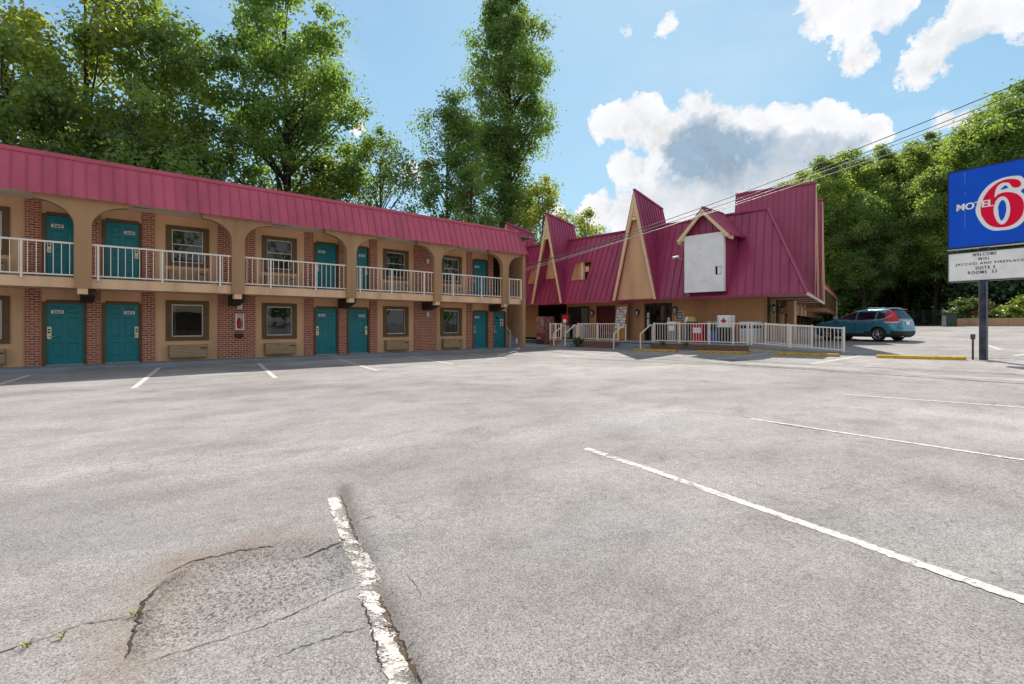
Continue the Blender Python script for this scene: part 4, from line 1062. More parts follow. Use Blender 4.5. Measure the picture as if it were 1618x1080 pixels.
m.build('face_scratch', paint('pale_blue_scuff', (.15, .28, .62), .5, .1, 6), cab, True, fixn=False)
m = MB(); sbox(m, uL, uR, mB, mT, -.16, .10)
for (a, b, c, d) in ((uL, uR, mT - .03, mT), (uL, uR, mB, mB + .03), (uL, uL + .03, mB + .03, mT - .03), (uR - .03, uR, mB + .03, mT - .03)): sbox(m, a, b, c, d, .1005, .145)
bd = m.build('message_board', BLACK, sg, True)
m = MB(); sbox(m, uL + .03, uR - .03, mB + .03, mT - .03, .101, .126)
for k in range(6): zz = mB + .06 + (mT - mB - .1) * k / 5.0; sbox(m, uL + .05, uR - .05, zz, zz + .008, .126, .1275, 1)
m.build('board_face', [BOARD, OFFWHITE], bd, True)
m = MB(); 
for (a, b, c, d) in ((uL + .03, uR - .03, mT - .045, mT - .03), (uL + .03, uR - .03, mB + .03, mB + .05), (uL + .03, uL + .05, mB + .05, mT - .045)): sbox(m, a, b, c, d, .1265, .135)
m.build('board_trim', SILVER, bd, True)
m = MB(); hh = .098
for body, a, b, y0, y1 in (('WELCOME', 385, 700, 622, 598), ('WIFi', 458, 600, 675, 663), ('JACCUZi AND FIREPLACE', 163, 1058, 758, 688), ('SUITE S', 425, 683, 793, 778), ('ROOMS  53', 328, 705, 857, 833)):
    fit_line(m, body, Z3(a, y0), Z3(b, y1), hh, .002, .006, 0, 0, 0, 1.30); fit_line(m, body, Z3(a, y0), Z3(b, y1), hh, .0026, .006, 0, 0, .006, 1.30)
m.build('lettering', BLACK, bd, True, fixn=False)
m = MB(); sbox(m, uL, uR, zB - .035, zB - .008, -.05, .12); m.build('divider_bar', SILVER, sg, True)
m = MB(); sbox(m, -.10, .10, SZ - .1, mB - .002, .01, .12); sbox(m, -.10, .10, mB, zT, -.155, .05); m.build('sign_post', STEELBLUE, sg, True)
m = MB(); sbox(m, -.102, -.097, SZ, mB - .01, .117, .124); sbox(m, .097, .102, SZ, mB - .01, .117, .124); m.build('post_edge', SILVER, sg, True)
ep = empty('electric_post', tuple(Vector((SC.x, SC.y, SZ)) - SU * .26 + SN * .1), 0, 'thin dark post with a small meter box beside the sign pole', 'meter post')
m = MB(); m.box(-.025, .025, -.025, .025, -.05, .72); m.build('post', paint('dark_red_brown_steel', (.06, .03, .03), .7, .2, 5), ep)
m = MB(); m.bbox(-.05, .05, -.06, .06, .66, .84, .01); m.build('meter_box', paint('brown_grey_steel', (.09, .07, .07), .6, .2, 5), ep)
# ================================================================== CAR
CARX, CARY = 31.35, 6.72        # left rear wheel
HD = Vector((.316, .949, 0)); HD.normalize()
hz = math.atan2(HD.y, HD.x)
LFT = Vector((-HD.y, HD.x, 0))
co = Vector((CARX, CARY, 0)) - LFT * .80
car = empty('parked_car', (co.x, co.y, gz(co.x, co.y) - .0), hz, 'teal blue sport utility car parked nose in beside the lobby', 'car')
CARP = paint('teal_metallic_car_paint', (0.04, 0.235, 0.35), 0.22, 0.03, 1.0, metallic=0.35)
CARP.node_tree.nodes['Principled BSDF'].inputs['Coat Weight'].default_value = 0.8
TL = paint('red_tail_lamp', (0.55, 0.006, 0.02), 0.12, 0.05, 6)
TLW = paint('clear_lamp_lens', (0.72, 0.66, 0.66), 0.15, 0.05, 6)
def interp(tab, z):
    for (a, b), (c, d) in zip(tab, tab[1:]):
        if z <= c: return b + (d - b) * (z - a) / (c - a) if z >= a else b
    return tab[-1][1]
XRr = [(.20, -.78), (.30, -.92), (.45, -.965), (.62, -.955), (.80, -.915), (1.0, -.875), (1.15, -.83), (1.32, -.72), (1.50, -.585), (1.60, -.50), (1.68, -.30)]
XFf = [(.20, 3.35), (.35, 3.55), (.55, 3.60), (.75, 3.54), (.90, 3.38), (.99, 3.10), (1.03, 2.75), (1.08, 2.50), (1.25, 2.10), (1.45, 1.62), (1.58, 1.28), (1.68, .75)]
HWw = [(.20, .80), (.35, .865), (.60, .905), (.80, .91), (.98, .885), (1.05, .855), (1.50, .665), (1.58, .61), (1.63, .53), (1.66, .40), (1.68, .22)]
def NE(z): return 6.0 if z < 1.0 else 6.0 - 1.0 * min(1, (z - 1.0) / .5)
def outl(a, z):
    xr, xf, hw, n = interp(XRr, z), interp(XFf, z), interp(HWw, z), NE(z)
    c, s_ = math.cos(a), math.sin(a); A = (xf - xr) / 2
    return ((xf + xr) / 2 + A * math.copysign(abs(c) ** (2 / n), c), hw * math.copysign(abs(s_) ** (2 / n), s_), z)
def y_at(x, z, off=.006):
    xr, xf, hw, n = interp(XRr, z), interp(XFf, z), interp(HWw, z), NE(z)
    u = min(.9999, abs(x - (xf + xr) / 2) / ((xf - xr) / 2)); return hw * (1 - u ** n) ** (1 / n) + off
def x_rear(y, z, off=.006):
    xr, xf, hw, n = interp(XRr, z), interp(XFf, z), interp(HWw, z), NE(z)
    u = min(.9999, abs(y) / hw); return (xf + xr) / 2 - (xf - xr) / 2 * (1 - u ** n) ** (1 / n) - off
zs = [.20, .25, .30, .37, .45, .52, .60, .68, .76, .84, .91, .96, .99, 1.01, 1.03, 1.055, 1.08, 1.14, 1.2, 1.28, 1.36, 1.44, 1.50, 1.54, 1.58, 1.61, 1.635, 1.655, 1.67, 1.68]
NA = 96
# angles spread so the corners are well sampled
ang = [2 * PI * i / NA for i in range(NA)]
bm = bmesh.new(); rows = []
for z in zs: rows.append([bm.verts.new(outl(a, z)) for a in ang])
for r0, r1 in zip(rows, rows[1:]):
    for i in range(NA): bm.faces.new((r0[i], r0[(i + 1) % NA], r1[(i + 1) % NA], r1[i]))
bm.faces.new(rows[-1]); bm.faces.new(list(reversed(rows[0])))
bmesh.ops.recalc_face_normals(bm, faces=bm.faces[:])
bme = bpy.data.meshes.new('body'); bm.to_mesh(bme); bm.free()
body = bpy.data.objects.new('body', bme); COL.objects.link(body)
cut = MB()
for wx in (0.0, 2.62):
    for sgn in (-1, 1): cut.lathe([(0, sgn * .55), (.395, sgn * .55), (.395, sgn * 1.1), (0, sgn * 1.1)], (wx, 0, .34), 'y', 36)
cu = cut.build('wheel_well', BLACK)
md = body.modifiers.new('b', 'BOOLEAN'); md.operation = 'DIFFERENCE'; md.object = cu; md.solver = 'EXACT'
dg = bpy.context.evaluated_depsgraph_get(); dg.update()
nm = bpy.data.meshes.new_from_object(body.evaluated_get(dg))
bpy.data.objects.remove(cu); bpy.data.objects.remove(body)
body = bpy.data.objects.new('body', nm); COL.objects.link(body); body.parent = car
nm.materials.clear(); nm.materials.append(CARP); nm.materials.append(PLASTIC)
for p in nm.polygons:
    c = p.center
    inwell = any(abs(c.x - wx) < .41 and math.hypot(c.x - wx, c.z - .34) < .42 and abs(c.y) < .90 and (abs(p.normal.y) < .5 or abs(c.y) < .7) for wx in (0, 2.62))
    low = c.z < .365 or (c.x < -.55 and c.z < .50) or p.normal.z < -.6
    p.material_index = 1 if (inwell or low) else 0
    p.use_smooth = not inwell
def side_patch(name, poly, mat, parent=car, off=.006, both=True, rows_=10):
    """patch on the body side from a polygon in (x, z)"""
    pz = [p[1] for p in poly]; z0, z1 = min(pz), max(pz)
    for sg_ in ((1, -1) if both else (1,)):
        m = MB()
        for k in range(rows_):
            za, zb = z0 + (z1 - z0) * k / rows_, z0 + (z1 - z0) * (k + 1) / rows_
            def span(z):
                xs = []
                for (a, b), (c, d) in zip(poly, poly[1:] + poly[:1]):
                    if (b - z) * (d - z) <= 0 and b != d: xs.append(a + (c - a) * (z - b) / (d - b))
                return (min(xs), max(xs)) if xs else None
            sa, sb = span(za + 1e-5), span(zb - 1e-5)
            if not sa or not sb: continue
            nn = 12
            for i in range(nn):
                P = []
                for (s_, z, u) in ((sa, za, i / nn), (sa, za, (i + 1) / nn), (sb, zb, (i + 1) / nn), (sb, zb, i / nn)):
                    x = s_[0] + (s_[1] - s_[0]) * u; P.append((x, sg_ * y_at(x, z, off), z))
                m.quad(*P)
        m.build(name, mat, parent, fixn=True)
def rear_patch(name, poly, mat, parent=car, off=.006, rows_=8):
    m = MB(); pz = [p[1] for p in poly]; z0, z1 = min(pz), max(pz)
    for k in range(rows_):
        za, zb = z0 + (z1 - z0) * k / rows_, z0 + (z1 - z0) * (k + 1) / rows_
        def span(z):
            ys = []
            for (a, b), (c, d) in zip(poly, poly[1:] + poly[:1]):
                if (b - z) * (d - z) <= 0 and b != d: ys.append(a + (c - a) * (z - b) / (d - b))
            return (min(ys), max(ys)) if ys else None
        sa, sb = span(za + 1e-5), span(zb - 1e-5)
        if not sa or not sb: continue
        nn = 14
        for i in range(nn):
            P = []
            for (s_, z, u) in ((sa, za, i / nn), (sa, za, (i + 1) / nn), (sb, zb, (i + 1) / nn), (sb, zb, i / nn)):
                y = s_[0] + (s_[1] - s_[0]) * u; P.append((x_rear(y, z, off), y, z))
            m.quad(*P)
    return m.build(name, mat, parent)
side_patch('front_side_window', [(2.28, 1.075), (1.16, 1.06), (1.14, 1.50), (1.32, 1.50), (1.75, 1.31)], CGLASS)
side_patch('rear_side_window', [(1.06, 1.06), (.18, 1.09), (.16, 1.50), (1.06, 1.50)], CGLASS)
side_patch('quarter_window', [(.09, 1.10), (-.22, 1.16), (-.48, 1.27), (-.30, 1.42), (.08, 1.49)], CGLASS)
rear_patch('rear_window', [(-.60, 1.13), (.60, 1.13), (.56, 1.50), (-.56, 1.50)], CGLASS)
side_patch('chrome_strip', [(2.3, 1.045), (.1, 1.06), (-.25, 1.13), (-.56, 1.28), (-.53, 1.30), (-.25, 1.155), (.1, 1.085), (2.3, 1.07)], SILVER, off=.010, rows_=14)
def row_patch(name, rows, mat, fn, sgn):
    m = MB(); fine = []
    for (z0, a0, b0), (z1, a1, b1) in zip(rows, rows[1:]):
        for i in range(4): u = i / 4; fine.append((z0 + (z1 - z0) * u, a0 + (a1 - a0) * u, b0 + (b1 - b0) * u))
    fine.append(rows[-1])
    for (z0, a0, b0), (z1, a1, b1) in zip(fine, fine[1:]):
        for i in range(8):
            u, v = i / 8, (i + 1) / 8
            m.quad(fn(a0 + (b0 - a0) * u, z0, sgn), fn(a0 + (b0 - a0) * v, z0, sgn), fn(a1 + (b1 - a1) * v, z1, sgn), fn(a1 + (b1 - a1) * u, z1, sgn))
    return m.build(name, mat, car)
sfn = lambda x, z, s_: (x, s_ * y_at(x, z, .013), z)
rfn = lambda y, z, s_: (x_rear(y, z, .013), s_ * y, z)
for s_ in (1, -1):
    row_patch('tail_lamp', [(.99, -.845, -.50), (1.06, -.82, -.60), (1.15, -.79, -.675), (1.30, -.70, -.615), (1.44, -.60, -.53), (1.58, -.50, -.44)], TL, sfn, s_)
    row_patch('tail_lamp', [(.99, .70, .865), (1.08, .71, .835), (1.20, .69, .775), (1.34, .64, .715), (1.48, .58, .655), (1.57, .55, .60)], TL, rfn, s_)
    row_patch('reverse_lamp', [(.94, -.855, -.56), (.985, -.845, -.50)], TLW, sfn, s_)
    row_patch('reverse_lamp', [(.93, .70, .87), (.985, .70, .865)], TLW, rfn, s_)
rear_patch('licence_plate', [(-.15, .84), (.15, .84), (.15, .99), (-.15, .99)], OFFWHITE, off=.02, rows_=3)
rear_patch('plate_garnish', [(-.36, 1.0), (.36, 1.0), (.36, 1.05), (-.36, 1.05)], SILVER, off=.022, rows_=2)
rear_patch('hatch_seam', [(-.66, .66), (.66, .66), (.66, .672), (-.66, .672)], BLACK, off=.004, rows_=1)
for sy in (-1, 1):
    rear_patch('hatch_seam', [(sy * .66, .66), (sy * .675, .66), (sy * .675, .95), (sy * .66, .95)], BLACK, off=.004, rows_=3)
rear_patch('rear_bumper', [(-.93, .28), (.93, .28), (.93, .50), (.7, .47), (-.7, .47), (-.93, .50)], PLASTIC, off=.018, rows_=5)
side_patch('door_seam', [(1.1, .42), (1.115, .42), (1.115, 1.05), (1.1, 1.05)], BLACK, off=.003, rows_=6)
side_patch('door_seam', [(.34, .72), (.355, .72), (.16, 1.06), (.145, 1.06)], BLACK, off=.003, rows_=6)
side_patch('sill_cladding', [(2.2, .24), (.42, .24), (.42, .38), (2.2, .38)], PLASTIC, off=.016, rows_=3)
for x in (1.28, .33):
    m = MB()
    for sg_ in (-1, 1): m.bbox(x, x + .22, sg_ * y_at(x + .1, .93) - .02, sg_ * y_at(x + .1, .93) + .03 * 1, .915, .95, .01)
    m.build('door_handle', CHROME, car)
for sg_ in (-1, 1):
    m = MB(); m.bbox(2.0, 2.2, sg_ * .90, sg_ * 1.10, 1.03, 1.20, .05); m.build('wing_mirror', CARP, car)
m = MB()
for sg_ in (-1, 1): m.tube([(1.1, sg_ * .56, 1.655), (.9, sg_ * .57, 1.685), (-.1, sg_ * .56, 1.70), (-.35, sg_ * .53, 1.665)], .02, 6)
m.build('roof_rail', BLACK, car)
m = MB(); m.prism([(-.30, -.5, 1.668), (-.62, -.5, 1.625), (-.60, -.5, 1.60), (-.35, -.5, 1.63)], (0, 1.0, 0)); m.build('spoiler', CARP, car)
m = MB(); m.tube([(-.3, .45, .24), (-.95, .45, .24)], .03, 8); m.build('exhaust', SILVER, car)
m = MB(); m.box(-.6, 3.2, -.6, .6, .24, .30); m.build('underbody', PLASTIC, car)
for wx in (0, 2.62):
    for sg_ in (-1, 1):
        w = MB(); y0 = sg_ * .80; R_ = .345
        w.lathe([(.22, -.105), (.30, -.105), (R_ - .01, -.085), (R_, -.05), (R_, .05), (R_ - .01, .085), (.30, .105), (.22, .105)], (wx, y0, R_), 'y', 32)
        wo = w.build('wheel', RUBBER, car)
        r = MB(); r.lathe([(.235, .10), (.225, .085), (.215, .02), (.0, .02)], (wx, y0, R_), 'y', 28) if sg_ > 0 else r.lathe([(.235, -.10), (.225, -.085), (.215, -.02), (.0, -.02)], (wx, y0, R_), 'y', 28)
        r.build('wheel_dish', DARK, wo)
        r = MB()
        for k in range(5):
            for dk in (-.16, .16):
                a = k * 2 * PI / 5 + dk + .3; c, s_ = math.cos(a), math.sin(a); a2 = k * 2 * PI / 5 + .3; c2, s2 = math.cos(a2), math.sin(a2)
                r.bar((wx + .05 * c2, y0 + sg_ * .085, R_ + .05 * s2), (wx + .225 * c, y0 + sg_ * .088, R_ + .225 * s_), .042, .02)
        r.lathe([(0, .1 * sg_), (.05, .098 * sg_), (.07, .08 * sg_)], (wx, y0, R_), 'y', 16)
        r.lathe([(.205, .088 * sg_), (.23, .103 * sg_), (.242, .10 * sg_)], (wx, y0, R_), 'y', 28)
        r.build('rim', ALLOY, wo)

# ================================================================== GROUND
def vnoise(x, y, s, seed):
    """smooth value noise with numpy"""
    rs = np.random.RandomState(seed); T = rs.rand(256, 256)
    u, v = x * s + 17.3 * seed, y * s + 9.1 * seed
    i, j = np.floor(u).astype(int), np.floor(v).astype(int); fu, fv = u - i, v - j
    fu = fu * fu * (3 - 2 * fu); fv = fv * fv * (3 - 2 * fv)
    g = lambda a, b: T[a % 256, b % 256]
    return (g(i, j) * (1 - fu) + g(i + 1, j) * fu) * (1 - fv) + (g(i, j + 1) * (1 - fu) + g(i + 1, j + 1) * fu) * fv
def fbm(x, y, s, seed, o=4):
    t = 0; a = .5
    for k in range(o): t = t + a * vnoise(x, y, s * 2 ** k, seed + k); a *= .5
    return t / .94
def seg_dist(x, y, pts):
    d = np.full(x.shape, 1e9); side_ = np.zeros(x.shape); tt = np.zeros(x.shape)
    n = len(pts) - 1
    for k in range(n):
        (ax, ay), (bx, by) = pts[k], pts[k + 1]; vx, vy = bx - ax, by - ay; l2 = vx * vx + vy * vy
        t = np.clip(((x - ax) * vx + (y - ay) * vy) / l2, 0, 1); qx, qy = ax + t * vx, ay + t * vy
        dd = np.hypot(x - qx, y - qy); s_ = np.sign((x - ax) * vy - (y - ay) * vx)
        m_ = dd < d; d = np.where(m_, dd, d); side_ = np.where(m_, s_, side_); tt = np.where(m_, (k + t) / n, tt)
    return d, side_, tt
def in_poly(x, y, pts):
    c = np.zeros(x.shape, bool); n = len(pts)
    for k in range(n):
        (ax, ay), (bx, by) = pts[k], pts[(k + 1) % n]
        c ^= ((ay > y) != (by > y)) & (x < (bx - ax) * (y - ay) / (by - ay + 1e-12) + ax)
    return c
PATCH = [gpt(*p) for p in ((198, 1040), (215, 985), (245, 925), (300, 885), (380, 860), (460, 848), (540, 850), (575, 880), (568, 920), (490, 955), (405, 990), (310, 1018), (230, 1042))]
RIM = [gpt(*p) for p in ((200, 1040), (215, 985), (245, 925), (300, 885), (380, 862), (470, 850))]
RUT = [gpt(*p) for p in ((540, 770), (556, 830), (575, 880), (600, 935), (628, 1000), (655, 1080))]; RUT.append((1.0, 1.25))
def disp(x, y):
    d, s_, t = seg_dist(x, y, PATCH + PATCH[:1]); ins = in_poly(x, y, PATCH)
    bowl = -.040 * np.clip(d / .18, 0, 1) * ins
    dr, sr, tr = seg_dist(x, y, RUT)
    rut = -.020 * np.exp(-(dr / .045) ** 2) + .012 * np.exp(-((dr - .14) / .08) ** 2) * (sr < 0)
    near = np.clip(1 - np.hypot(x - 1.2, y - 2.4) / 7, 0, 1)
    und = (fbm(x, y, .7, 11, 2) - .5) * .03 + (fbm(x, y, .18, 5, 2) - .5) * .03
    return bowl + rut * 1.0 + und * np.clip(np.minimum(1, (21 - y) / 4), 0, 1) * np.clip((20 - x) / 5, 0, 1)
def surf(x, y):
    x = np.asarray(x, float); y = np.asarray(y, float); return ground_z(x, y) + disp(x, y)
def axis(lo, hi, f0, f1, fine, grow):
    a = list(np.arange(f0, f1, fine)); s_ = fine
    while a[-1] < hi: s_ = min(s_ * grow, 8 if a[-1] < 90 else 60); a.append(a[-1] + s_)
    s_ = fine
    while a[0] > lo: s_ = min(s_ * grow, 8 if a[0] > -60 else 60); a.insert(0, a[0] - s_)
    return np.array(a)
gx = axis(-500, 700, -.6, 4.6, .035, 1.055); gy = axis(-500, 700, .6, 5.2, .035, 1.055)
GX, GY = np.meshgrid(gx, gy, indexing='ij'); GZ = surf(GX, GY)
nx, ny = GX.shape
vs = np.stack([GX.ravel(), GY.ravel(), GZ.ravel()], 1)
idx = np.arange(nx * ny).reshape(nx, ny)
fq = np.stack([idx[:-1, :-1].ravel(), idx[1:, :-1].ravel(), idx[1:, 1:].ravel(), idx[:-1, 1:].ravel()], 1)
def np_mesh(name, verts, quads, mats, attrs=None, smooth=False):
    me = bpy.data.meshes.new(name); nv, nf = len(verts), len(quads); k = quads.shape[1]
    me.vertices.add(nv); me.vertices.foreach_set('co', verts.astype(np.float32).ravel())
    me.loops.add(nf * k); me.loops.foreach_set('vertex_index', quads.astype(np.int32).ravel())
    me.polygons.add(nf); me.polygons.foreach_set('loop_start', np.arange(0, nf * k, k, dtype=np.int32)); me.polygons.foreach_set('loop_total', np.full(nf, k, np.int32))
    if smooth: me.polygons.foreach_set('use_smooth', np.ones(nf, bool))
    for m_ in mats: me.materials.append(m_)
    for an, av in (attrs or {}).items():
        a = me.attributes.new(an, 'FLOAT', 'POINT'); a.data.foreach_set('value', av.astype(np.float32).ravel())
    me.update(calc_edges=True); me.validate(); return me
d_rim, s_rim, t_rim = seg_dist(GX, GY, RIM); ins = in_poly(GX, GY, PATCH)
nzz = fbm(GX, GY, 3.0, 21, 4)
rust = np.exp(-((d_rim) / (.16 + .12 * nzz)) ** 2) * (0.4 + .9 * nzz) * np.where(ins, .8, 1.0)
dk = np.exp(-(d_rim / .085) ** 2) * np.clip(1.4 - 2.4 * np.abs(t_rim - .30), 0, 1) * np.clip((fbm(GX, GY, 9.0, 71, 4) - .40) * 6, 0, 1) * ins
coarse = np.where(ins, np.clip(seg_dist(GX, GY, PATCH + PATCH[:1])[0] / .12, 0, 1), 0.0)
dr, sr, tr = seg_dist(GX, GY, RUT)
rut = np.exp(-(dr / .05) ** 2) * (.35 + .8 * nzz)
# darker drive lane stains and old sealed strip
stain = .62 * np.clip((fbm(GX * .45, GY * 1.5, .5, 31, 5) - .50) * 4, 0, 1) * (.35 + .65 * np.clip(1 - (GX - 3) / 8, 0, 1)) * np.clip((GY - 1.5) / 3, 0, 1)
rsS = np.random.RandomState(4)
for k in range(16):      # old oil drips in the bays and lanes
    ox, oy = (rsS.uniform(-4, 17), rsS.uniform(15.5, 18.8)) if k < 9 else (rsS.uniform(3, 14), rsS.uniform(1, 9)); rr = rsS.uniform(.15, .5)
    dd = np.hypot((GX - ox), (GY - oy) * rsS.uniform(.7, 1.3)) / rr; stain = np.maximum(stain, np.clip(1.15 - dd, 0, 1) * rsS.uniform(.8, 1.3))
for (yy, sl) in ((11.0, .06), (12.6, .06), (8.4, .10), (6.9, .10)):   # worn wheel tracks
    stain = np.maximum(stain, .32 * np.exp(-((GY - yy - sl * GX) / .16) ** 2) * np.clip(fbm(GX, GY, .8, 61, 3) * 2.2 - .6, 0, 1) * (GX > -3) * (GX < 16))
ASPH, nt, out = nmat('weathered_asphalt')
p_ = N(nt, 'ShaderNodeBsdfPrincipled'); L(nt, p_.outputs[0], out.inputs[0]); g = gcoord(nt)
big = noise(nt, g, .16, 5, .6, .6); med = noise(nt, mapping(nt, g, (1, 1.6, 1), (0, 0, .5)), .9, 6, .65, .4)
base = ramp(nt, big.outputs[0], [(.32, (.225, .212, .200)), (.50, (.305, .286, .271)), (.68, (.385, .362, .342))]).outputs[0]
base = mixc(nt, .8, base, ramp(nt, med.outputs[0], [(.28, .66), (.5, 1.0), (.74, 1.20)]).outputs[0], 'MULTIPLY')
cool = noise(nt, g, .35, 3, .5); base = mixc(nt, ramp(nt, cool.outputs[0], [(.5, 0.0), (.75, .45)]).outputs[0], base, (.255, .265, .285))
vor = N(nt, 'ShaderNodeTexVoronoi'); L(nt, g, vor.inputs['Vector']); vor.inputs['Scale'].default_value = 150; vor.feature = 'F1'
st_ = ramp(nt, vor.outputs['Color'], [(.0, .34), (.25, .78), (.55, 1.06), (.92, 1.55)]).outputs[0]
sp2 = noise(nt, g, 80, 8, .75); st2 = ramp(nt, sp2.outputs[0], [(.36, .30), (.44, .85), (.52, 1.03), (.60, 1.12), (.68, 1.45)]).outputs[0]
at = N(nt, 'ShaderNodeAttribute'); at.attribute_name = 'coarse'
amt = mth(nt, 'ADD', .80, mth(nt, 'MULTIPLY', at.outputs['Fac'], .2), True)
m9 = noise(nt, mapping(nt, g, (1, 1.5, 1), (0, 0, .6)), 9, 7, .7); base = mixc(nt, .7, base, ramp(nt, m9.outputs[0], [(.3, .78), (.5, 1.0), (.7, 1.17)]).outputs[0], 'MULTIPLY')
base = mixc(nt, amt, base, st_, 'MULTIPLY'); base = mixc(nt, amt, base, st2, 'MULTIPLY')
pit = N(nt, 'ShaderNodeTexVoronoi'); L(nt, g, pit.inputs['Vector']); pit.inputs['Scale'].default_value = 52; pit.inputs['Randomness'].default_value = 1
pf = mth(nt, 'MULTIPLY', ramp(nt, pit.outputs['Distance'], [(.14, 1.0), (.30, 0.0)]).outputs[0], ramp(nt, noise(nt, g, 6, 3).outputs[0], [(.36, .25), (.58, 1.0)]).outputs[0])
pf = mth(nt, 'MULTIPLY', pf, mth(nt, 'ADD', .75, at.outputs['Fac'], True)); base = mixc(nt, pf, base, (.085, .077, .072))
pc2 = N(nt, 'ShaderNodeTexVoronoi'); L(nt, g, pc2.inputs['Vector']); pc2.inputs['Scale'].default_value = 75
base = mixc(nt, mth(nt, 'MULTIPLY', mth(nt, 'MULTIPLY', at.outputs['Fac'], .75), ramp(nt, pc2.outputs['Color'], [(.26, 1.0), (.34, 0.0)]).outputs[0]), base, (.07, .062, .058))
def crackmask(scale, wid, mlo, mhi, seed):
    wv = mapping(nt, g, (1, 1, 1), (0, 0, .3), (seed, seed * 2, 0)); dn = noise(nt, wv, scale * 2.2, 4, .6)
    vv = nt.nodes.new('ShaderNodeVectorMath'); vv.operation = 'ADD'; L(nt, wv, vv.inputs[0])
    sc_ = nt.nodes.new('ShaderNodeVectorMath'); sc_.operation = 'SCALE'; L(nt, dn.outputs['Color'], sc_.inputs[0]); sc_.inputs['Scale'].default_value = .45 / scale; L(nt, sc_.outputs[0], vv.inputs[1])
    v = N(nt, 'ShaderNodeTexVoronoi'); v.feature = 'DISTANCE_TO_EDGE'; L(nt, vv.outputs[0], v.inputs['Vector']); v.inputs['Scale'].default_value = scale
    c = ramp(nt, v.outputs['Distance'], [(0.0, 1.0), (wid * scale, 0.0)]).outputs[0]
    mk = ramp(nt, noise(nt, wv, .45, 3, .5).outputs[0], [(mlo, 0.0), (mhi, 1.0)]).outputs[0]
    return mth(nt, 'MULTIPLY', c, mk)
c1 = crackmask(4.2, .0028, .54, .64, 3.0); c2 = crackmask(.55, .0045, .52, .66, 8.0); c3 = crackmask(11.0, .0022, .48, .62, 5.0)
cr = mth(nt, 'MAXIMUM', c1, mth(nt, 'MAXIMUM', c2, mth(nt, 'MULTIPLY', c3, .8)))
base = mixc(nt, mth(nt, 'MULTIPLY', cr, .6), base, (.045, .040, .038))
def attr(nm_):
    a = N(nt, 'ShaderNodeAttribute'); a.attribute_name = nm_; return a.outputs['Fac']
base = mixc(nt, mth(nt, 'MULTIPLY', attr('rust'), .42, True), base, (.19, .125, .075))
base = mixc(nt, mth(nt, 'MULTIPLY', attr('stain'), .5, True), base, (.12, .115, .118))
base = mixc(nt, mth(nt, 'MULTIPLY', attr('rut'), .75, True), base, (.11, .085, .065))
base = mixc(nt, mth(nt, 'MULTIPLY', attr('dark'), ramp(nt, sp2.outputs[0], [(.42, 1.0), (.56, .25)]).outputs[0], True), base, (.035, .028, .024))
L(nt, base, p_.inputs['Base Color']); p_.inputs['Roughness'].default_value = .92; p_.inputs['Specular IOR Level'].default_value = .25
hgt = mth(nt, 'SUBTRACT', mth(nt, 'ADD', mth(nt, 'MULTIPLY', vor.outputs['Distance'], -.25), sp2.outputs[0]), mth(nt, 'MULTIPLY', cr, 1.5))
hgt = mth(nt, 'SUBTRACT', hgt, mth(nt, 'MULTIPLY', pf, 1.2))
L(nt, bump(nt, hgt, .45, .010), p_.inputs['Normal'])
gme = np_mesh('asphalt_lot', vs, fq, [ASPH], {'rust': np.clip(rust, 0, 1), 'dark': np.clip(dk, 0, 1), 'coarse': coarse, 'rut': np.clip(rut, 0, 1), 'stain': stain}, True)
go = bpy.data.objects.new('ground', gme); COL.objects.link(go); tag(go, 'weathered grey asphalt parking lot with cracks and a sunken patch', 'parking lot', kind='structure')
# jagged crack ribbons lying in the lot (part of the ground)
CRK = paint('crack_dirt', (.035, .028, .022), .95, .3, 20)
CRKB = paint('brown_crack_dirt', (.10, .065, .035), .95, .3, 20)
TAR = paint('dark_seam', (.06, .056, .055), .95, .3, 10)
def ribbon(mb, pts, w0, w1, seed, mi=0, step=.018, wob=.005, lift=.003):
    rg = random.Random(seed); P = []
    for (a, b), (c, d) in zip(pts, pts[1:]):
        l = math.hypot(c - a, d - b); n = max(1, int(l / step))
        for i in range(n): P.append((a + (c - a) * i / n, b + (d - b) * i / n))
    P.append(pts[-1]); k = len(P); V = []; w_ = 0; ox = oy = 0
    for i, (x, y) in enumerate(P):
        a, b = P[max(0, i - 1)], P[min(k - 1, i + 1)]; tx, ty = b[0] - a[0], b[1] - a[1]; l = math.hypot(tx, ty) or 1; nx_, ny_ = -ty / l, tx / l
        o_ = rg.gauss(0, wob); w = (w0 + (w1 - w0) * i / k) * rg.uniform(.35, 1.3) * min(1, i / 4, (k - 1 - i) / 4 + .02)
        for s_ in (-1, 1): V.append((x + nx_ * (o_ + s_ * w / 2), y + ny_ * (o_ + s_ * w / 2)))
    A = np.array(V); Z = surf(A[:, 0], A[:, 1]) + lift
    mb.add([(a, b, c) for (a, b), c in zip(V, Z)], [(2 * i, 2 * i + 1, 2 * i + 3, 2 * i + 2) for i in range(k - 1)], mi)
m = MB(); G = lambda *ps: [gpt(*p) for p in ps]
ribbon(m, G((-60, 1050), (0, 1030), (60, 1012), (130, 985), (180, 978), (215, 972)), .008, .005, 1)
ribbon(m, G((198, 1042), (206, 1015), (214, 990), (218, 975), (226, 950), (238, 938), (250, 925)), .012, .022, 2); ribbon(m, G((230, 1045), (310, 1020), (400, 992), (470, 965), (530, 935), (566, 922)), .004, .007, 3)
ribbon(m, G((470, 872), (510, 860), (545, 852)), .012, .018, 4); ribbon(m, G((262, 905), (300, 885), (380, 864), (440, 856)), .016, .008, 41, 1)
ribbon(m, G((538, 775), (556, 825), (572, 870)), .008, .016, 5); ribbon(m, G((590, 930), (612, 975), (636, 1020), (660, 1065)), .022, .02, 6, 1, wob=.009); ribbon(m, G((596, 925), (620, 975), (640, 1015), (668, 1080)), .009, .009, 7)
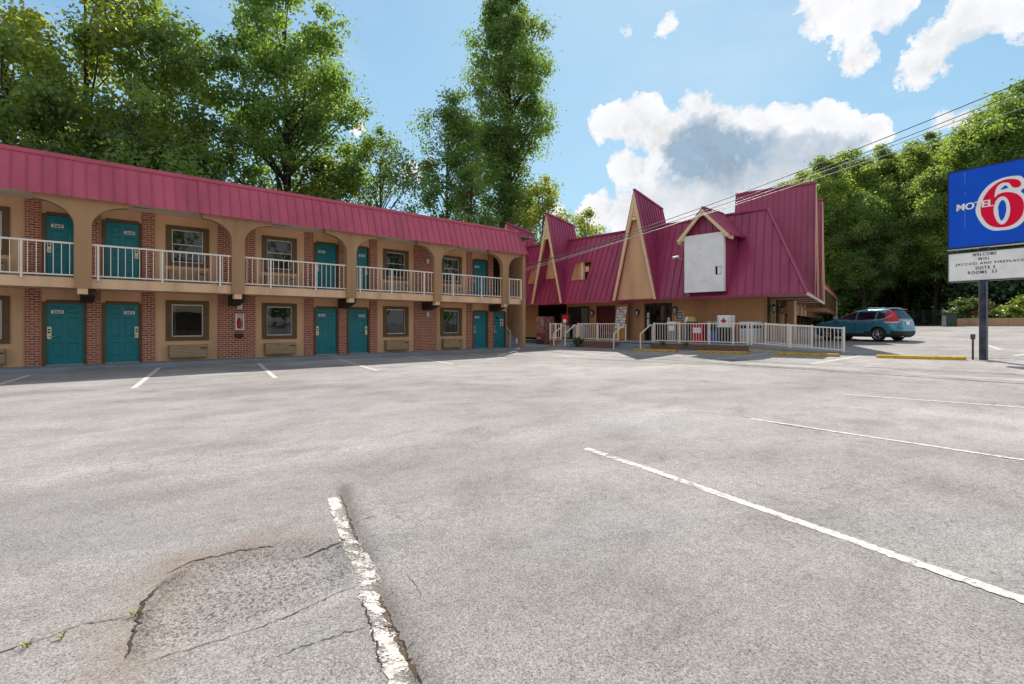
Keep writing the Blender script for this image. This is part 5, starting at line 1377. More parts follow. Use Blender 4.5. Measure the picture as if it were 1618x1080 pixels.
ribbon(m, G((570, 940), (590, 1000), (605, 1060)), .010, .012, 8); ribbon(m, G((640, 1018), (660, 1010)), .012, .01, 9); ribbon(m, G((557, 823), (600, 815)), .008, .006, 10)
ribbon(m, G((420, 1040), (520, 1005), (590, 985)), .006, .006, 11); ribbon(m, G((600, 812), (640, 806), (668, 812)), .005, .003, 12); ribbon(m, G((640, 905), (660, 928), (668, 950)), .004, .003, 14)
# long seams across the lot
ribbon(m, G((1165, 655), (1230, 668), (1330, 683), (1450, 700), (1618, 728), (1700, 742)), .03, .03, 15, 2, .06, .01)
ribbon(m, G((926, 706), (990, 727), (1060, 755), (1130, 776), (1170, 792)), .012, .012, 16, 0, .04, .01)
m.build('ground_crack', [CRK, CRKB, TAR]).__setitem__('kind', 'structure')
m = MB()
def wseam(pts, w, mi, seed, lift=.005): ribbon(m, pts, w, w, seed, mi, .12, .02, lift)
wseam([(19.8, 19.9), (18.6, 15.5), (18.2, 11.0), (17.4, 6.5), (16.6, 1.5), (16.2, -4)], .09, 0, 21); wseam([(20.3, 17.0), (19.6, 12.5), (19.3, 8.0), (18.8, 3.0), (18.4, -4)], .05, 0, 22)
wseam([(17.9, 19.6), (16.9, 15.2)], .03, 0, 23); wseam([(4, 17.6), (10.5, 18.4), (17.5, 19.4)], .02, 0, 24); wseam([(22.3, .8), (21.5, -.5), (20.9, -2.0)], .14, 0, 25); wseam([(23.3, 2.9), (23.4, 1.4), (23.0, .4), (22.7, -1.2)], .10, 0, 26)
m.build('ground_seam', [TAR]).__setitem__('kind', 'structure')
# concrete gutter band between the lot and the stalls
m = MB(); pa = [(18.55, 9.6), (17.75, 5.5), (17.1, 1.5), (16.7, -2), (16.4, -6)]; pb = [(18.75, 9.4), (18.45, 5.5), (18.0, 1.5), (17.7, -2), (17.4, -6)]
for i in range(4):
    for j in range(6):
        def q(t, u):
            a = (pa[i][0] + (pa[i + 1][0] - pa[i][0]) * t, pa[i][1] + (pa[i + 1][1] - pa[i][1]) * t); b = (pb[i][0] + (pb[i + 1][0] - pb[i][0]) * t, pb[i][1] + (pb[i + 1][1] - pb[i][1]) * t)
            x, y = a[0] + (b[0] - a[0]) * u, a[1] + (b[1] - a[1]) * u; return (x, y, float(surf(x, y)) + .0035)
        for k in range(4): m.quad(q(j / 6, k / 4), q((j + 1) / 6, k / 4), q((j + 1) / 6, (k + 1) / 4), q(j / 6, (k + 1) / 4))
m.build('gutter_strip', paint('pale_gutter_concrete', (.33, .305, .285), .92, .22, 1.2, .2, 40)).__setitem__('kind', 'structure')
# sidewalk
m = MB(); m.bbox(XL - 2, 21.2, 20.5, 21.998, -.05, .12, .02); m.box(19.6, XW, 21.998, 31, -.05, .119); m.box(21.2, 23.6, 21.4, 22.0, -.05, .117)
m.build('sidewalk', CONCB).__setitem__('kind', 'structure')
# painted lines
PAINT, nt, out = nmat('worn_white_line_paint')
p_ = N(nt, 'ShaderNodeBsdfPrincipled'); tr_ = N(nt, 'ShaderNodeBsdfTransparent'); mx = nt.nodes.new('ShaderNodeMixShader'); g = gcoord(nt)
a1 = noise(nt, g, 5.5, 8, .72, .6); a2 = noise(nt, g, 60, 4, .7); at = N(nt, 'ShaderNodeAttribute'); at.attribute_name = 'wear'
f = mth(nt, 'ADD', mth(nt, 'ADD', mth(nt, 'MULTIPLY', a1.outputs[0], .62), mth(nt, 'MULTIPLY', a2.outputs[0], .38)), at.outputs['Fac'])
L(nt, ramp(nt, f, [(.60, 0.0), (.66, 1.0)]).outputs[0], mx.inputs[0])
wv = N(nt, 'ShaderNodeTexVoronoi'); wv.feature = 'DISTANCE_TO_EDGE'; L(nt, mapping(nt, g, (1, 1, 1)), wv.inputs['Vector']); wv.inputs['Scale'].default_value = 16
pc = mixc(nt, ramp(nt, wv.outputs['Distance'], [(0.0, .55), (.035, 0.0)]).outputs[0], ramp(nt, noise(nt, g, 14, 5, .7).outputs[0], [(.3, (.34, .31, .28)), (.55, (.60, .565, .52))]).outputs[0], (.16, .14, .12))
L(nt, pc, p_.inputs['Base Color']); p_.inputs['Roughness'].default_value = .8
L(nt, bump(nt, a2.outputs[0], .3, .01), p_.inputs['Normal'])
L(nt, p_.outputs[0], mx.inputs[1]); L(nt, tr_.outputs[0], mx.inputs[2]); L(nt, mx.outputs[0], out.inputs[0])
def line(pts, w, wear=0.0, wear1=None, seed=1, jag=.006):
    rg = random.Random(seed); P = []
    for (a, b), (c, d) in zip(pts, pts[1:]):
        n = max(2, int(math.hypot(c - a, d - b) / .025))
        for i in range(n): P.append((a + (c - a) * i / n, b + (d - b) * i / n))
    P.append(pts[-1]); k = len(P); V = []; W = []
    for i, (x, y) in enumerate(P):
        a, b = P[max(0, i - 1)], P[min(k - 1, i + 1)]; tx, ty = b[0] - a[0], b[1] - a[1]; l = math.hypot(tx, ty); nx_, ny_ = -ty / l, tx / l
        for u in (-.5, -.17, .17, .5):
            o_ = u * w + rg.gauss(0, jag) * (abs(u) > .4); V.append((x + nx_ * o_, y + ny_ * o_)); W.append(wear + ((wear1 if wear1 is not None else wear) - wear) * i / k)
    A = np.array(V); Z = surf(A[:, 0], A[:, 1]) + np.where((A[:, 0] < 4.6) & (A[:, 1] < 5.2) & (A[:, 1] > .6), .003, .005)
    vs_ = np.column_stack([A, Z]); q = np.array([(4 * i + j, 4 * i + j + 1, 4 * i + j + 5, 4 * i + j + 4) for i in range(k - 1) for j in range(3)])
    me = np_mesh('parking_line', vs_, q, [PAINT], {'wear': np.array(W)}); o = bpy.data.objects.new('parking_line', me); COL.objects.link(o); o['kind'] = 'structure'; return o
def ext(p, q, e0, e1):
    dx, dy = q[0] - p[0], q[1] - p[1]; l = math.hypot(dx, dy); return [(p[0] - dx / l * e0, p[1] - dy / l * e0), (q[0] + dx / l * e1, q[1] + dy / l * e1)]
line([gpt(926, 707), gpt(1030, 741), gpt(1160, 787), gpt(1300, 836), gpt(1450, 888), gpt(1618, 946)] + [(3.45, -1.2)], .095, .075, .03, 1, .006)
line(ext(gpt(1185, 660), gpt(1618, 727), 0, 3), .075, .06, .0, 2); line(ext(gpt(1330, 622), gpt(1618, 645), 0, 3), .09, .04, .02, 3)
line(G((526, 784), (540, 822), (549, 848)), .095, .07, .13, 4, .008); line(G((549, 848), (575, 890), (590, 925)), .11, .125, .14, 5, .007); line(G((580, 930), (600, 985), (612, 1018), (640, 1085)) + [(1.02, 1.45)], .098, .10, .13, 6, .008)
for (x0, y0), (x1, y1) in (((-.33, 19.96), (-.95, 16.6)), ((2.78, 20.45), (1.43, 14.08)), ((5.85, 20.45), (4.53, 14.37)), ((8.93, 20.4), (7.65, 14.61)), ((12.16, 20.4), (10.91, 15.12)), ((15.4, 20.3), (14.4, 16.2)), ((-3.4, 20.4), (-4.7, 14.2))):
    line([(x0, y0), (x1, y1)], .12, -.03, -.03, int(x0 * 7) + 90, .004)
for yy in (16.2, 12.35, 8.95, 5.5): line([(23.2, yy), (19.3, yy + .55)], .12, .02, .03, int(yy * 9))
line([(24.6, 1.4), (27.8, .2)], .18, -.03, -.03, 77); line([(24.9, 9.5), (19.0, 10.6)], .1, .12, .12, 78)
line([(28.6, 4.9), (29.2, 3.0)], .16, .03, .05, 79); line([(29.3, 5.0), (30.0, 2.7)], .12, .08, .1, 80); line([(27.2, 1.9), (29.6, 2.5)], .14, .05, .05, 81)
# ================================================================== TREES
LEAF_L = leaf_mat('poplar_leaves', (.038, .090, .025), (.100, .215, .052), (.23, .37, .068), .56, (.42, .58, .06))
LEAF_D = leaf_mat('dark_broad_leaves', (.040, .090, .028), (.105, .205, .052), (.24, .35, .065), .60, (.44, .58, .06))
LEAF_Y = leaf_mat('yellow_green_leaves', (.06, .10, .018), (.16, .235, .036), (.32, .37, .045), .64, (.62, .66, .05))
LEAF_F = leaf_mat('forest_leaves', (.050, .108, .030), (.135, .260, .060), (.30, .43, .08), .62, (.54, .66, .06))
LEAF_B = leaf_mat('shrub_leaves', (.020, .050, .014), (.060, .130, .025), (.14, .23, .040), .35)
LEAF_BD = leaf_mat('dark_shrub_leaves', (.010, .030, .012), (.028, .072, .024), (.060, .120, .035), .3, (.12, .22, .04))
LEAF_R = leaf_mat('russet_shrub_leaves', (.07, .05, .02), (.17, .11, .05), (.22, .19, .07), .35, (.3, .2, .06))
LEAF_YB = leaf_mat('bright_yellow_green_leaves', (.05, .10, .012), (.15, .25, .025), (.28, .38, .04), .4, (.45, .5, .05))
def leaves(rs, centers, spread, per, size, tint_c, flat_=.75, droop=0.0):
    nC = len(centers); n = nC * per
    c = np.repeat(np.asarray(centers), per, 0); sp_ = np.repeat(np.asarray(spread), per)[:, None]
    u = rs.normal(size=(n, 3)); u /= np.linalg.norm(u, axis=1)[:, None] + 1e-9
    rad = rs.rand(n, 1) ** .45 * np.where(rs.rand(n, 1) < .3, rs.uniform(1.0, 1.9, (n, 1)), 1.0)
    pos = c + u * rad * sp_ * np.array([1, 1, flat_])
    nrm = u * .6 + rs.normal(size=(n, 3)) * .6 + np.array([0, 0, .45]); nrm /= np.linalg.norm(nrm, axis=1)[:, None]
    t = np.cross(nrm, rs.normal(size=(n, 3))); t /= np.linalg.norm(t, axis=1)[:, None] + 1e-9
    t[:, 2] -= .25 + droop; t /= np.linalg.norm(t, axis=1)[:, None]
    b = np.cross(nrm, t); b /= np.linalg.norm(b, axis=1)[:, None] + 1e-9
    s = size * rs.uniform(.6, 1.35, (n, 1))
    fold = nrm * s * .10
    v0 = pos - t * s * .5; v1 = pos + b * s * .38 - t * s * .05 + fold; v2 = pos + t * s * .55; v3 = pos - b * s * .38 - t * s * .05 + fold
    V = np.stack([v0, v1, v2, v3], 1).reshape(-1, 3)
    q = np.arange(n * 4).reshape(n, 4)
    tint = np.repeat(np.asarray(tint_c), per) + rs.normal(size=n) * .13
    return V, q, np.repeat(np.clip(tint, 0, 1), 4)
DEN = 1.1
def make_tree(name, seed, Ht, base, R, prof, ncl, per, leaf, lmat, bark=BARK, trunk_r=.3, holes=.0, lean=(0, 0), clump=(.7, 1.35), lobes=.25, fork=2, droop=0.0, twigs=46):
    """prof: list of (fraction of crown height, fraction of R)"""
    rs = np.random.RandomState(seed); rg = random.Random(seed)
    ph = [rs.uniform(0, 6.28) for _ in range(6)]
    fr = [p[0] for p in prof]; pr = [p[1] for p in prof]
    cs, sp_, tc = [], [], []
    tries = 0
    while len(cs) < ncl and tries < ncl * 40:
        tries += 1
        t = rs.rand(); rr = np.interp(t, fr, pr)
        if rs.rand() > rr + .12: continue
        a = rs.uniform(0, 2 * PI)
        lob = 1 + lobes * (math.sin(2 * a + ph[0] + t * 5) * .6 + math.sin(3 * a + ph[1] - t * 8) * .5 + math.sin(5 * a + ph[2] + t * 13) * .35)
        r = R * rr * lob * (rs.uniform(.18, 1.0) ** .55)
        x, y, z = r * math.cos(a), r * math.sin(a), base + (Ht - base) * t
        if holes and mnoise.noise(Vector((x * .42 + seed, y * .42, z * .36))) > .32 - holes: continue
        cs.append((x + lean[0] * t, y + lean[1] * t, z)); sp_.append(rs.uniform(*clump) * (0.65 + .5 * rr))
        tc.append(.46 + .55 * mnoise.noise(Vector((x * .28, y * .28 + seed, z * .28))) + rs.normal() * .10)
    V, q, tint = leaves(rs, cs, np.array(sp_) * 1.15, int(per * DEN), leaf * .74, tc, droop=droop)
    cm = np_mesh('crown', V, q, [lmat], {'tint': tint})
    m = MB(); k = 7; pts = []; rad = []
    for i in range(k + 1):
        f_ = i / k; pts.append((lean[0] * f_ * .8 + rg.gauss(0, .10) * (f_ > 0), lean[1] * f_ * .8 + rg.gauss(0, .10) * (f_ > 0), -.4 + (Ht * .93 + .4) * f_)); rad.append(trunk_r * (1.25 if i == 0 else (1 - f_) ** .8 + .05))
    m.tube(pts, rad, 10, caps=False)
    def tp(z):
        f_ = max(0, min(1, (z + .4) / (Ht * .93 + .4))); i = min(k - 1, int(f_ * k)); u = f_ * k - i
        return Vector(pts[i]).lerp(Vector(pts[i + 1]), u)
    sel = [cs[i] for i in rs.permutation(len(cs))[:twigs]]
    for c in sel:
        c = Vector(c); s0 = tp(max(base * .55, c.z - (Vector((c.x, c.y)).length * .9 + 1.2))); mid = s0.lerp(c, .55) + Vector((rg.gauss(0, .2), rg.gauss(0, .2), .25))
        r0 = trunk_r * .30 * (1.1 - s0.z / Ht) + .03; m.tube([s0, mid, c], [r0, r0 * .6, .02], 5, caps=False)
    root = empty(name, (0, 0, 0)); tr = m.build('trunk', bark, root, fixn=False); cr_ = bpy.data.objects.new('crown', cm); COL.objects.link(cr_); cr_.parent = root
    return root
def put(o, x, y, label, cat='tree', group=None, rz=0.0, s=1.0, z=None, sz=None):
    o.location = (x, y, gz(x, y) if z is None else z); o.rotation_euler = (0, 0, rz); o.scale = (s, s, sz or s); return tag(o, label, cat, group)
POPLAR = [(0, .30), (.12, .62), (.3, .9), (.5, 1.0), (.68, .86), (.84, .58), (.95, .28), (1, .08)]
BROAD = [(0, .55), (.15, .9), (.4, 1.0), (.65, .95), (.85, .65), (1, .15)]
COLUMN = [(0, .45), (.1, .8), (.3, .75), (.5, .95), (.7, 1.0), (.85, .72), (.95, .40), (1, .12)]
ROUND = [(0, .5), (.2, .92), (.45, 1.0), (.7, .85), (.88, .55), (1, .12)]
GL = 'trees behind the room block'
def at(px, Y): r = ray(px); d = Y / r[1]; return d * r[0], Y, d
def top(py, d, x, y): return zpx(py, d)
x, y, d = at(10, 41.0); put(make_tree('broadleaf_tree', 1, top(45, d, x, y), 6.2, 6.2, BROAD, 80, 180, .36, LEAF_D, trunk_r=.34, holes=.14, clump=(.65, 1.15)), x, y, 'dark spreading tree at the far left end above the room block roof', 'tree', GL)
x, y, d = at(138, 42.0); put(make_tree('broadleaf_tree', 2, top(-75, d, x, y), 7.0, 5.6, BROAD, 115, 180, .36, LEAF_Y, trunk_r=.36, holes=.10, clump=(.65, 1.2)), x, y, 'tall yellow green tree, second from the left, its top beyond the photo', 'tree', GL)
x, y, d = at(255, 41.5); put(make_tree('broadleaf_tree', 3, top(-15, d, x, y), 6.5, 4.3, BROAD, 112, 180, .35, LEAF_D, trunk_r=.40, holes=.08, clump=(.65, 1.2)), x, y, 'dark dense tree with a vine clad trunk between the yellow green tree and the poplar', 'tree', GL)
x, y, d = at(85, 36.0); put(make_tree('understory_tree', 4, top(150, d, x, y), 4.0, 3.8, ROUND, 48, 180, .30, LEAF_D, trunk_r=.18, holes=.06, clump=(.6, 1.05)), x, y, 'low dark tree leaning over the room block roof at the left', 'tree', GL)
x, y, d = at(205, 36.0); put(make_tree('understory_tree', 5, top(140, d, x, y), 4.0, 4.0, ROUND, 56, 180, .30, LEAF_D, trunk_r=.18, holes=.06, clump=(.6, 1.05)), x, y, 'low dark bushy tree just above the roof, below the vine clad trunk', 'tree', GL)
x, y, d = at(340, 38.0); put(make_tree('understory_tree', 6, top(190, d, x, y), 4.0, 3.6, ROUND, 60, 180, .30, LEAF_D, trunk_r=.18, holes=.06, clump=(.6, 1.05)), x, y, 'low dark green tree beside the foot of the broad left poplar', 'tree', GL)
x, y, d = at(452, 41.0); put(make_tree('poplar_tree', 7, top(-60, d, x, y), 7.2, 5.4, POPLAR, 235, 190, .34, LEAF_L, trunk_r=.42, holes=.07, clump=(.6, 1.1), twigs=70), x, y, 'broad tall poplar with a dark trunk showing above the roof, left of the open sky', 'tree', GL)
x, y, d = at(515, 39.0); put(make_tree('understory_tree', 8, top(255, d, x, y), 4.0, 3.2, ROUND, 60, 150, .32, LEAF_Y, trunk_r=.16, holes=.06, clump=(.7, 1.2)), x, y, 'low yellow green tree right of the broad left poplar', 'tree', GL)
x, y, d = at(600, 38.0); put(make_tree('rounded_tree', 9, top(207, d, x, y), 5.0, 3.3, ROUND, 95, 150, .27, LEAF_D, trunk_r=.18, holes=.10, clump=(.6, 1.1)), x, y, 'rounded grey green tree standing alone below the open sky', 'tree', GL)
x, y, d = at(708, 39.0); put(make_tree('poplar_tree', 10, top(150, d, x, y), 6.4, 2.6, COLUMN, 105, 190, .29, LEAF_L, trunk_r=.2, holes=.05, clump=(.6, 1.15)), x, y, 'slim shorter poplar just left of the tallest poplar', 'tree', GL)
x, y, d = at(803, 44.0); put(make_tree('poplar_tree', 11, top(-15, d, x, y), 7.5, 5.0, COLUMN, 290, 210, .36, LEAF_L, trunk_r=.75, holes=.04, clump=(.75, 1.35), lobes=.34, twigs=80), x, y, 'tallest poplar with a thick ivy clad trunk, alone against the sky', 'tree', GL)
x, y, d = at(858, 38.0); put(make_tree('understory_tree', 12, top(285, d, x, y), 4.0, 2.6, ROUND, 50, 150, .32, LEAF_Y, trunk_r=.15, clump=(.6, 1.1)), x, y, 'low bright green tree between the tallest poplar and the first red gable', 'tree', GL)
x, y, d = at(745, 33.0); put(make_tree('understory_tree', 13, top(262, d, x, y), 4.0, 2.3, ROUND, 46, 150, .30, LEAF_D, trunk_r=.15, holes=.05, clump=(.6, 1.1)), x, y, 'low dark tree at the foot of the two right poplars', 'tree', GL)
x, y = spot(928, 56); put(make_tree('rounded_tree', 14, top(342, 56, x, y), 4.0, 2.3, ROUND, 40, 140, .32, LEAF_Y, trunk_r=.15, clump=(.6, 1.1)), x, y, 'small leafy treetop showing above the lobby roof between two red gables', 'tree')
x, y = spot(655, 62); put(make_tree('understory_tree', 15, 14, 3, 5.5, ROUND, 70, 140, .45, LEAF_D, trunk_r=.2, clump=(.9, 1.5)), x, y, 'distant low tree seen between the rounded tree and the slim poplar', 'tree', GL)

# forest on the right
GF = 'forest trees beyond the car park'
FA = [make_tree('forest_tree', 31, 21, 5.0, 4.6, BROAD, 190, 190, .31, LEAF_F, trunk_r=.26, holes=.06, clump=(.6, 1.1), twigs=40),
      make_tree('forest_tree', 32, 21, 4.2, 4.0, POPLAR, 165, 190, .31, LEAF_F, BARKG, trunk_r=.22, holes=.07, clump=(.6, 1.05), twigs=40),
      make_tree('forest_tree', 33, 21, 6.0, 5.0, ROUND, 180, 190, .32, LEAF_F, trunk_r=.28, holes=.06, clump=(.65, 1.15), twigs=40),
      make_tree('forest_tree', 34, 21, 4.6, 4.4, BROAD, 175, 190, .31, LEAF_L, trunk_r=.24, holes=.07, clump=(.6, 1.05), twigs=40)]
FT = [  # px, depth, top py, variant, label
 (1262, 60, 262, 0, 'forest tree whose crown rises directly behind the big side gable'),
 (1300, 52, 243, 1, 'forest tree with a pale trunk just right of the lobby gables'),
 (1338, 58, 236, 2, 'forest tree behind the car, left of the sign, with a broad crown'),
 (1365, 47, 300, 3, 'shorter lighter forest tree directly above the parked car'),
 (1392, 56, 226, 1, 'slender forest tree above the rear end of the parked car'),
 (1430, 52, 222, 0, 'full forest tree midway between the car and the blue sign'),
 (1462, 60, 206, 3, 'tall forest tree rising beside the left edge of the blue sign'),
 (1478, 46, 262, 2, 'dark forest tree standing just left of the message board'),
 (1505, 57, 228, 1, 'forest tree whose crown dips behind the top left corner of the blue sign'),
 (1548, 52, 176, 0, 'forest tree towering over the middle of the blue sign'),
 (1590, 56, 140, 2, 'forest tree towering over the numeral on the blue sign'),
 (1628, 50, 118, 3, 'tallest forest tree at the right border of the photo'),
 (1675, 54, 90, 1, 'forest tree just outside the right border, leaning branches in'),
 (1720, 50, 120, 0, 'forest tree well beyond the right border'),
 (1280, 74, 268, 3, 'back row forest tree showing over the side gables'),
 (1345, 76, 250, 0, 'back row forest tree between the pale trunk tree and the broad one'),
 (1415, 74, 246, 2, 'back row forest tree above the car roof'),
 (1485, 76, 235, 1, 'back row forest tree in the dip left of the sign top'),
 (1535, 74, 205, 3, 'back row forest tree filling the gap above the sign'),
 (1610, 76, 175, 1, 'back row forest tree at the right border'),
 (1225, 78, 300, 2, 'back row forest tree hidden mostly by the lobby roof'),
]
rgf = random.Random(8)
for i, (px, d, py, k, lb) in enumerate(FT):
    o = FA[k] if not FA[k].get('label') else copy_tree(FA[k])
    d = d + 12 if px < 1530 else d + 6; x, y = spot(px, d); z = gz(x, y); h = zpx(py, d) - z
    s = h / 21.6; put(o, x, y, lb, 'tree', GF, rgf.uniform(0, 6.28), min(1.25, max(.75, s * 1.05)), z, s)
# understory thicket under the forest
def make_bush(name, seed, R, H_, ncl, per, leaf, mat, clump=(.35, .6)):
    rs = np.random.RandomState(seed); cs = []; sp_ = []; tc = []
    for i in range(ncl):
        a = rs.uniform(0, 6.28); e = rs.uniform(0, 1) ; r = R * math.sqrt(1 - (e * .9) ** 2) * rs.uniform(.35, 1) ** .5 * (1 + .2 * math.sin(3 * a + seed))
        cs.append((r * math.cos(a), r * math.sin(a), .15 + (H_ - .3) * e)); sp_.append(rs.uniform(*clump)); tc.append(.5 + .4 * mnoise.noise(Vector((cs[-1][0], cs[-1][1] + seed, cs[-1][2]))) + rs.normal() * .12)
    V, q, t = leaves(rs, cs, sp_, per, leaf, tc)
    me = np_mesh('crown', V, q, [mat], {'tint': t}); root = empty(name, (0, 0, 0)); c = bpy.data.objects.new('foliage', me); COL.objects.link(c); c.parent = root
    m = MB()
    for p in cs[::max(1, len(cs) // 10)]: m.tube([(p[0] * .15, p[1] * .15, -.1), (p[0] * .6, p[1] * .6, p[2] * .5), p], [.04, .03, .01], 5, caps=False)
    m.build('stems', BARK, root, fixn=False); return root
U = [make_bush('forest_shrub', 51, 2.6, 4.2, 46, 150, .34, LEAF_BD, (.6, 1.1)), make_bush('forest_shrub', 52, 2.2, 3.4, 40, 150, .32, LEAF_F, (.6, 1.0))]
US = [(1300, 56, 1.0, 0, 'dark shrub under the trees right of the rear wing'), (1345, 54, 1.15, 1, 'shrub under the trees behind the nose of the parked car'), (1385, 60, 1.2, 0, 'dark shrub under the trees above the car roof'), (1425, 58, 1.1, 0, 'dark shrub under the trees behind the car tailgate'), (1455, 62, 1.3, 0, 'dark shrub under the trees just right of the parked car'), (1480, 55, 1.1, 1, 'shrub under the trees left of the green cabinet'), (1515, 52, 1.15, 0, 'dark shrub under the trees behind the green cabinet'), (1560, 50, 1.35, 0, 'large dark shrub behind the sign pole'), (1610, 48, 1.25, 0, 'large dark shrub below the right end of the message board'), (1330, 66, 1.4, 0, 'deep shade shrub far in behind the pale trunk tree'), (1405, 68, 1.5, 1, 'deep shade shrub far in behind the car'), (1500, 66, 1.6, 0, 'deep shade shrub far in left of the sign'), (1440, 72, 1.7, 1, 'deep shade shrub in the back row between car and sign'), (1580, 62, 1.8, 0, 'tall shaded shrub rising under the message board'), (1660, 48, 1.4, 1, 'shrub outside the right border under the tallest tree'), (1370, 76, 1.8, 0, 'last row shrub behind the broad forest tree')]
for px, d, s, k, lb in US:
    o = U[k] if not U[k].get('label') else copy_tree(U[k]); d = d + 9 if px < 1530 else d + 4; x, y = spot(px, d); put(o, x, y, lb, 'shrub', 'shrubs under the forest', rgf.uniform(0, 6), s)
x, y = spot(1528, 40.5); put(make_bush('garden_shrub', 61, 1.25, 2.4, 34, 120, .17, LEAF_B, (.3, .5)), x, y, 'rounded green shrub above the left end of the block planter', 'shrub', None, 0, .95)
x, y = spot(1549, 39.6); put(make_bush('garden_shrub', 62, .8, 2.0, 26, 100, .16, LEAF_R, (.25, .45)), x, y, 'russet brown shrub in the planter left of the sign pole', 'shrub')
x, y = spot(1596, 39.0); put(make_bush('garden_shrub', 63, 1.5, 1.55, 46, 120, .17, LEAF_YB, (.3, .45)), x, y, 'bright yellow green shrub in the planter right of the sign pole', 'shrub')
x, y = spot(1634, 38.6); put(make_bush('garden_shrub', 64, 1.8, 2.3, 60, 120, .18, LEAF_YB, (.35, .5)), x, y, 'tall bright yellow green shrub at the right border above the planter', 'shrub')
x, y = spot(1570, 38.6); put(make_bush('garden_shrub', 65, .8, .95, 22, 100, .15, LEAF_B, (.25, .35)), x, y, 'low green shrub spilling over the planter behind the sign pole', 'shrub')
x, y = spot(1538, 39.2); put(make_bush('garden_shrub', 66, .8, .85, 20, 100, .15, LEAF_YB, (.22, .35)), x, y, 'low yellow green shrub at the left part of the planter', 'shrub')
# block planter wall
pl = empty('planter_wall', (*spot(1560, 36), 0), 0, 'low terracotta coloured block planter wall at the edge of the car park', 'planter')
a_ = Vector((*spot(1511, 38.5), 0)); b_ = Vector((*spot(1760, 33.5), 0)); n_ = 11
for i in range(n_):
    p, q = a_.lerp(b_, i / n_), a_.lerp(b_, (i + .985) / n_); z = min(gz(p.x, p.y), gz(q.x, q.y)); t = (q - p).normalized(); w = Vector((-t.y, t.x, 0)) * .3
    if w.dot(p) < 0: w = -w
    m = MB(); m.prism([p + Vector((0, 0, z - .1)), q + Vector((0, 0, z - .1)), q + w + Vector((0, 0, z - .1)), p + w + Vector((0, 0, z - .1))], (0, 0, .70 + .0 * i)); m.build('planter_block', PLANTERM, pl, True)
d_ = (b_ - a_).normalized(); w = Vector((-d_.y, d_.x, 0)); w = w if w.dot(a_) > 0 else -w
m = MB(); P = [a_ + w * .29, b_ + w * .29, b_ + w * 3.5, a_ + w * 3.5]; m.poly([(p.x, p.y, gz(p.x, p.y) + .42) for p in P]); m.build('planter_soil', paint('planter_soil_brown', (.06, .045, .03), .95, .3, 3), pl, True)
# green cabinet
x, y = spot(1500, 38.2); gc = empty('utility_cabinet', (x, y, gz(x, y)), math.radians(10), 'dark green utility cabinet at the left end of the block planter', 'cabinet')
m = MB(); m.bbox(-.4, .4, -.42, .42, -.05, .92, .04); m.build('cabinet_body', GREENM, gc)
m = MB(); m.prism([(-.43, -.45, .925), (.43, -.45, .925), (.43, .45, .925), (-.43, .45, .925)], (.0, 0, .08)); m.build('lid', GREENM, gc)
m = MB(); m.bbox(-.47, -.405, .2, .42, .02, .8, .01); m.build('pale_corner_post', CONC, gc)
# far fence under the trees
fe = empty('wire_fence', (*spot(1440, 47), 0), 0, 'dark wire fence at the foot of the forest behind the car', 'fence')
a_ = Vector((*spot(1372, 52), 0)); b_ = Vector((*spot(1492, 45), 0))
m = MB()
for i in range(9):
    p = a_.lerp(b_, i / 8); z = gz(p.x, p.y); q = MB(); q.bar((p.x, p.y, z - .1), (p.x, p.y, z + 1.5), .07); q.build('fence_post', DKBROWN, fe, True)
for k in range(7): m.tube([(p.x, p.y, gz(p.x, p.y) + .15 + k * .21) for p in (a_.lerp(b_, i / 8) for i in range(9))], .010, 4, caps=False)
for i in range(60): p = a_.lerp(b_, i / 59); m.bar((p.x, p.y, gz(p.x, p.y) + .1), (p.x, p.y, gz(p.x, p.y) + 1.45), .012)
m.build('wire_mesh', PLASTIC, fe, True)
m = MB(); m.prism([(p.x, p.y, gz(p.x, p.y) - .1) for p in (a_, b_)] + [(p.x, p.y, gz(p.x, p.y) + .12) for p in (b_, a_)], (.15, .03, 0)); m.build('fence_kerb', BROWN, fe, True)
# red roofed shed behind the car
x, y = spot(1372, 63); sh = empty('low_shed', (x, y, gz(x, y)), math.radians(-60), 'low shed with a faded red roof seen just above the parked car', 'shed')
m = MB(); m.box(-3.3, 3.3, -1.5, 1.5, -.2, 1.75); m.build('wall', DKBROWN, sh)
m = MB(); m.prism([(-3.6, -1.9, 1.70), (-3.6, 1.9, 1.70), (-3.6, 0, 2.25)], (7.2, 0, 0)); m.build('roof', REDROOF, sh)
# wooded bank closing the view behind the forest
bx = []
m = MB(); n_ = 40; k_ = 10
V = []
for i in range(n_ + 1):
    px = 1130 + (2300 - 1130) * i / n_
    for j in range(k_ + 1):
        d = 80 + 36 * j / k_; xx, yy = spot(px, d); zz = gz(xx, yy) - .2 + (13.0 * (j / k_) ** 1.2) * min(1, max(0, (px - 1180) / 120)) + 1.2 * mnoise.noise(Vector((xx * .1, yy * .1, 0))) * (j > 0); V.append((xx, yy, zz))
m.add(V, [(i * (k_ + 1) + j, (i + 1) * (k_ + 1) + j, (i + 1) * (k_ + 1) + j + 1, i * (k_ + 1) + j + 1) for i in range(n_) for j in range(k_)], 0, True)
o = m.build('wooded_bank', paint('leaf_litter', (.032, .042, .016), .95, .4, .8)); tag(o, 'shaded bank of leaf litter behind the forest', 'hill', kind='structure')
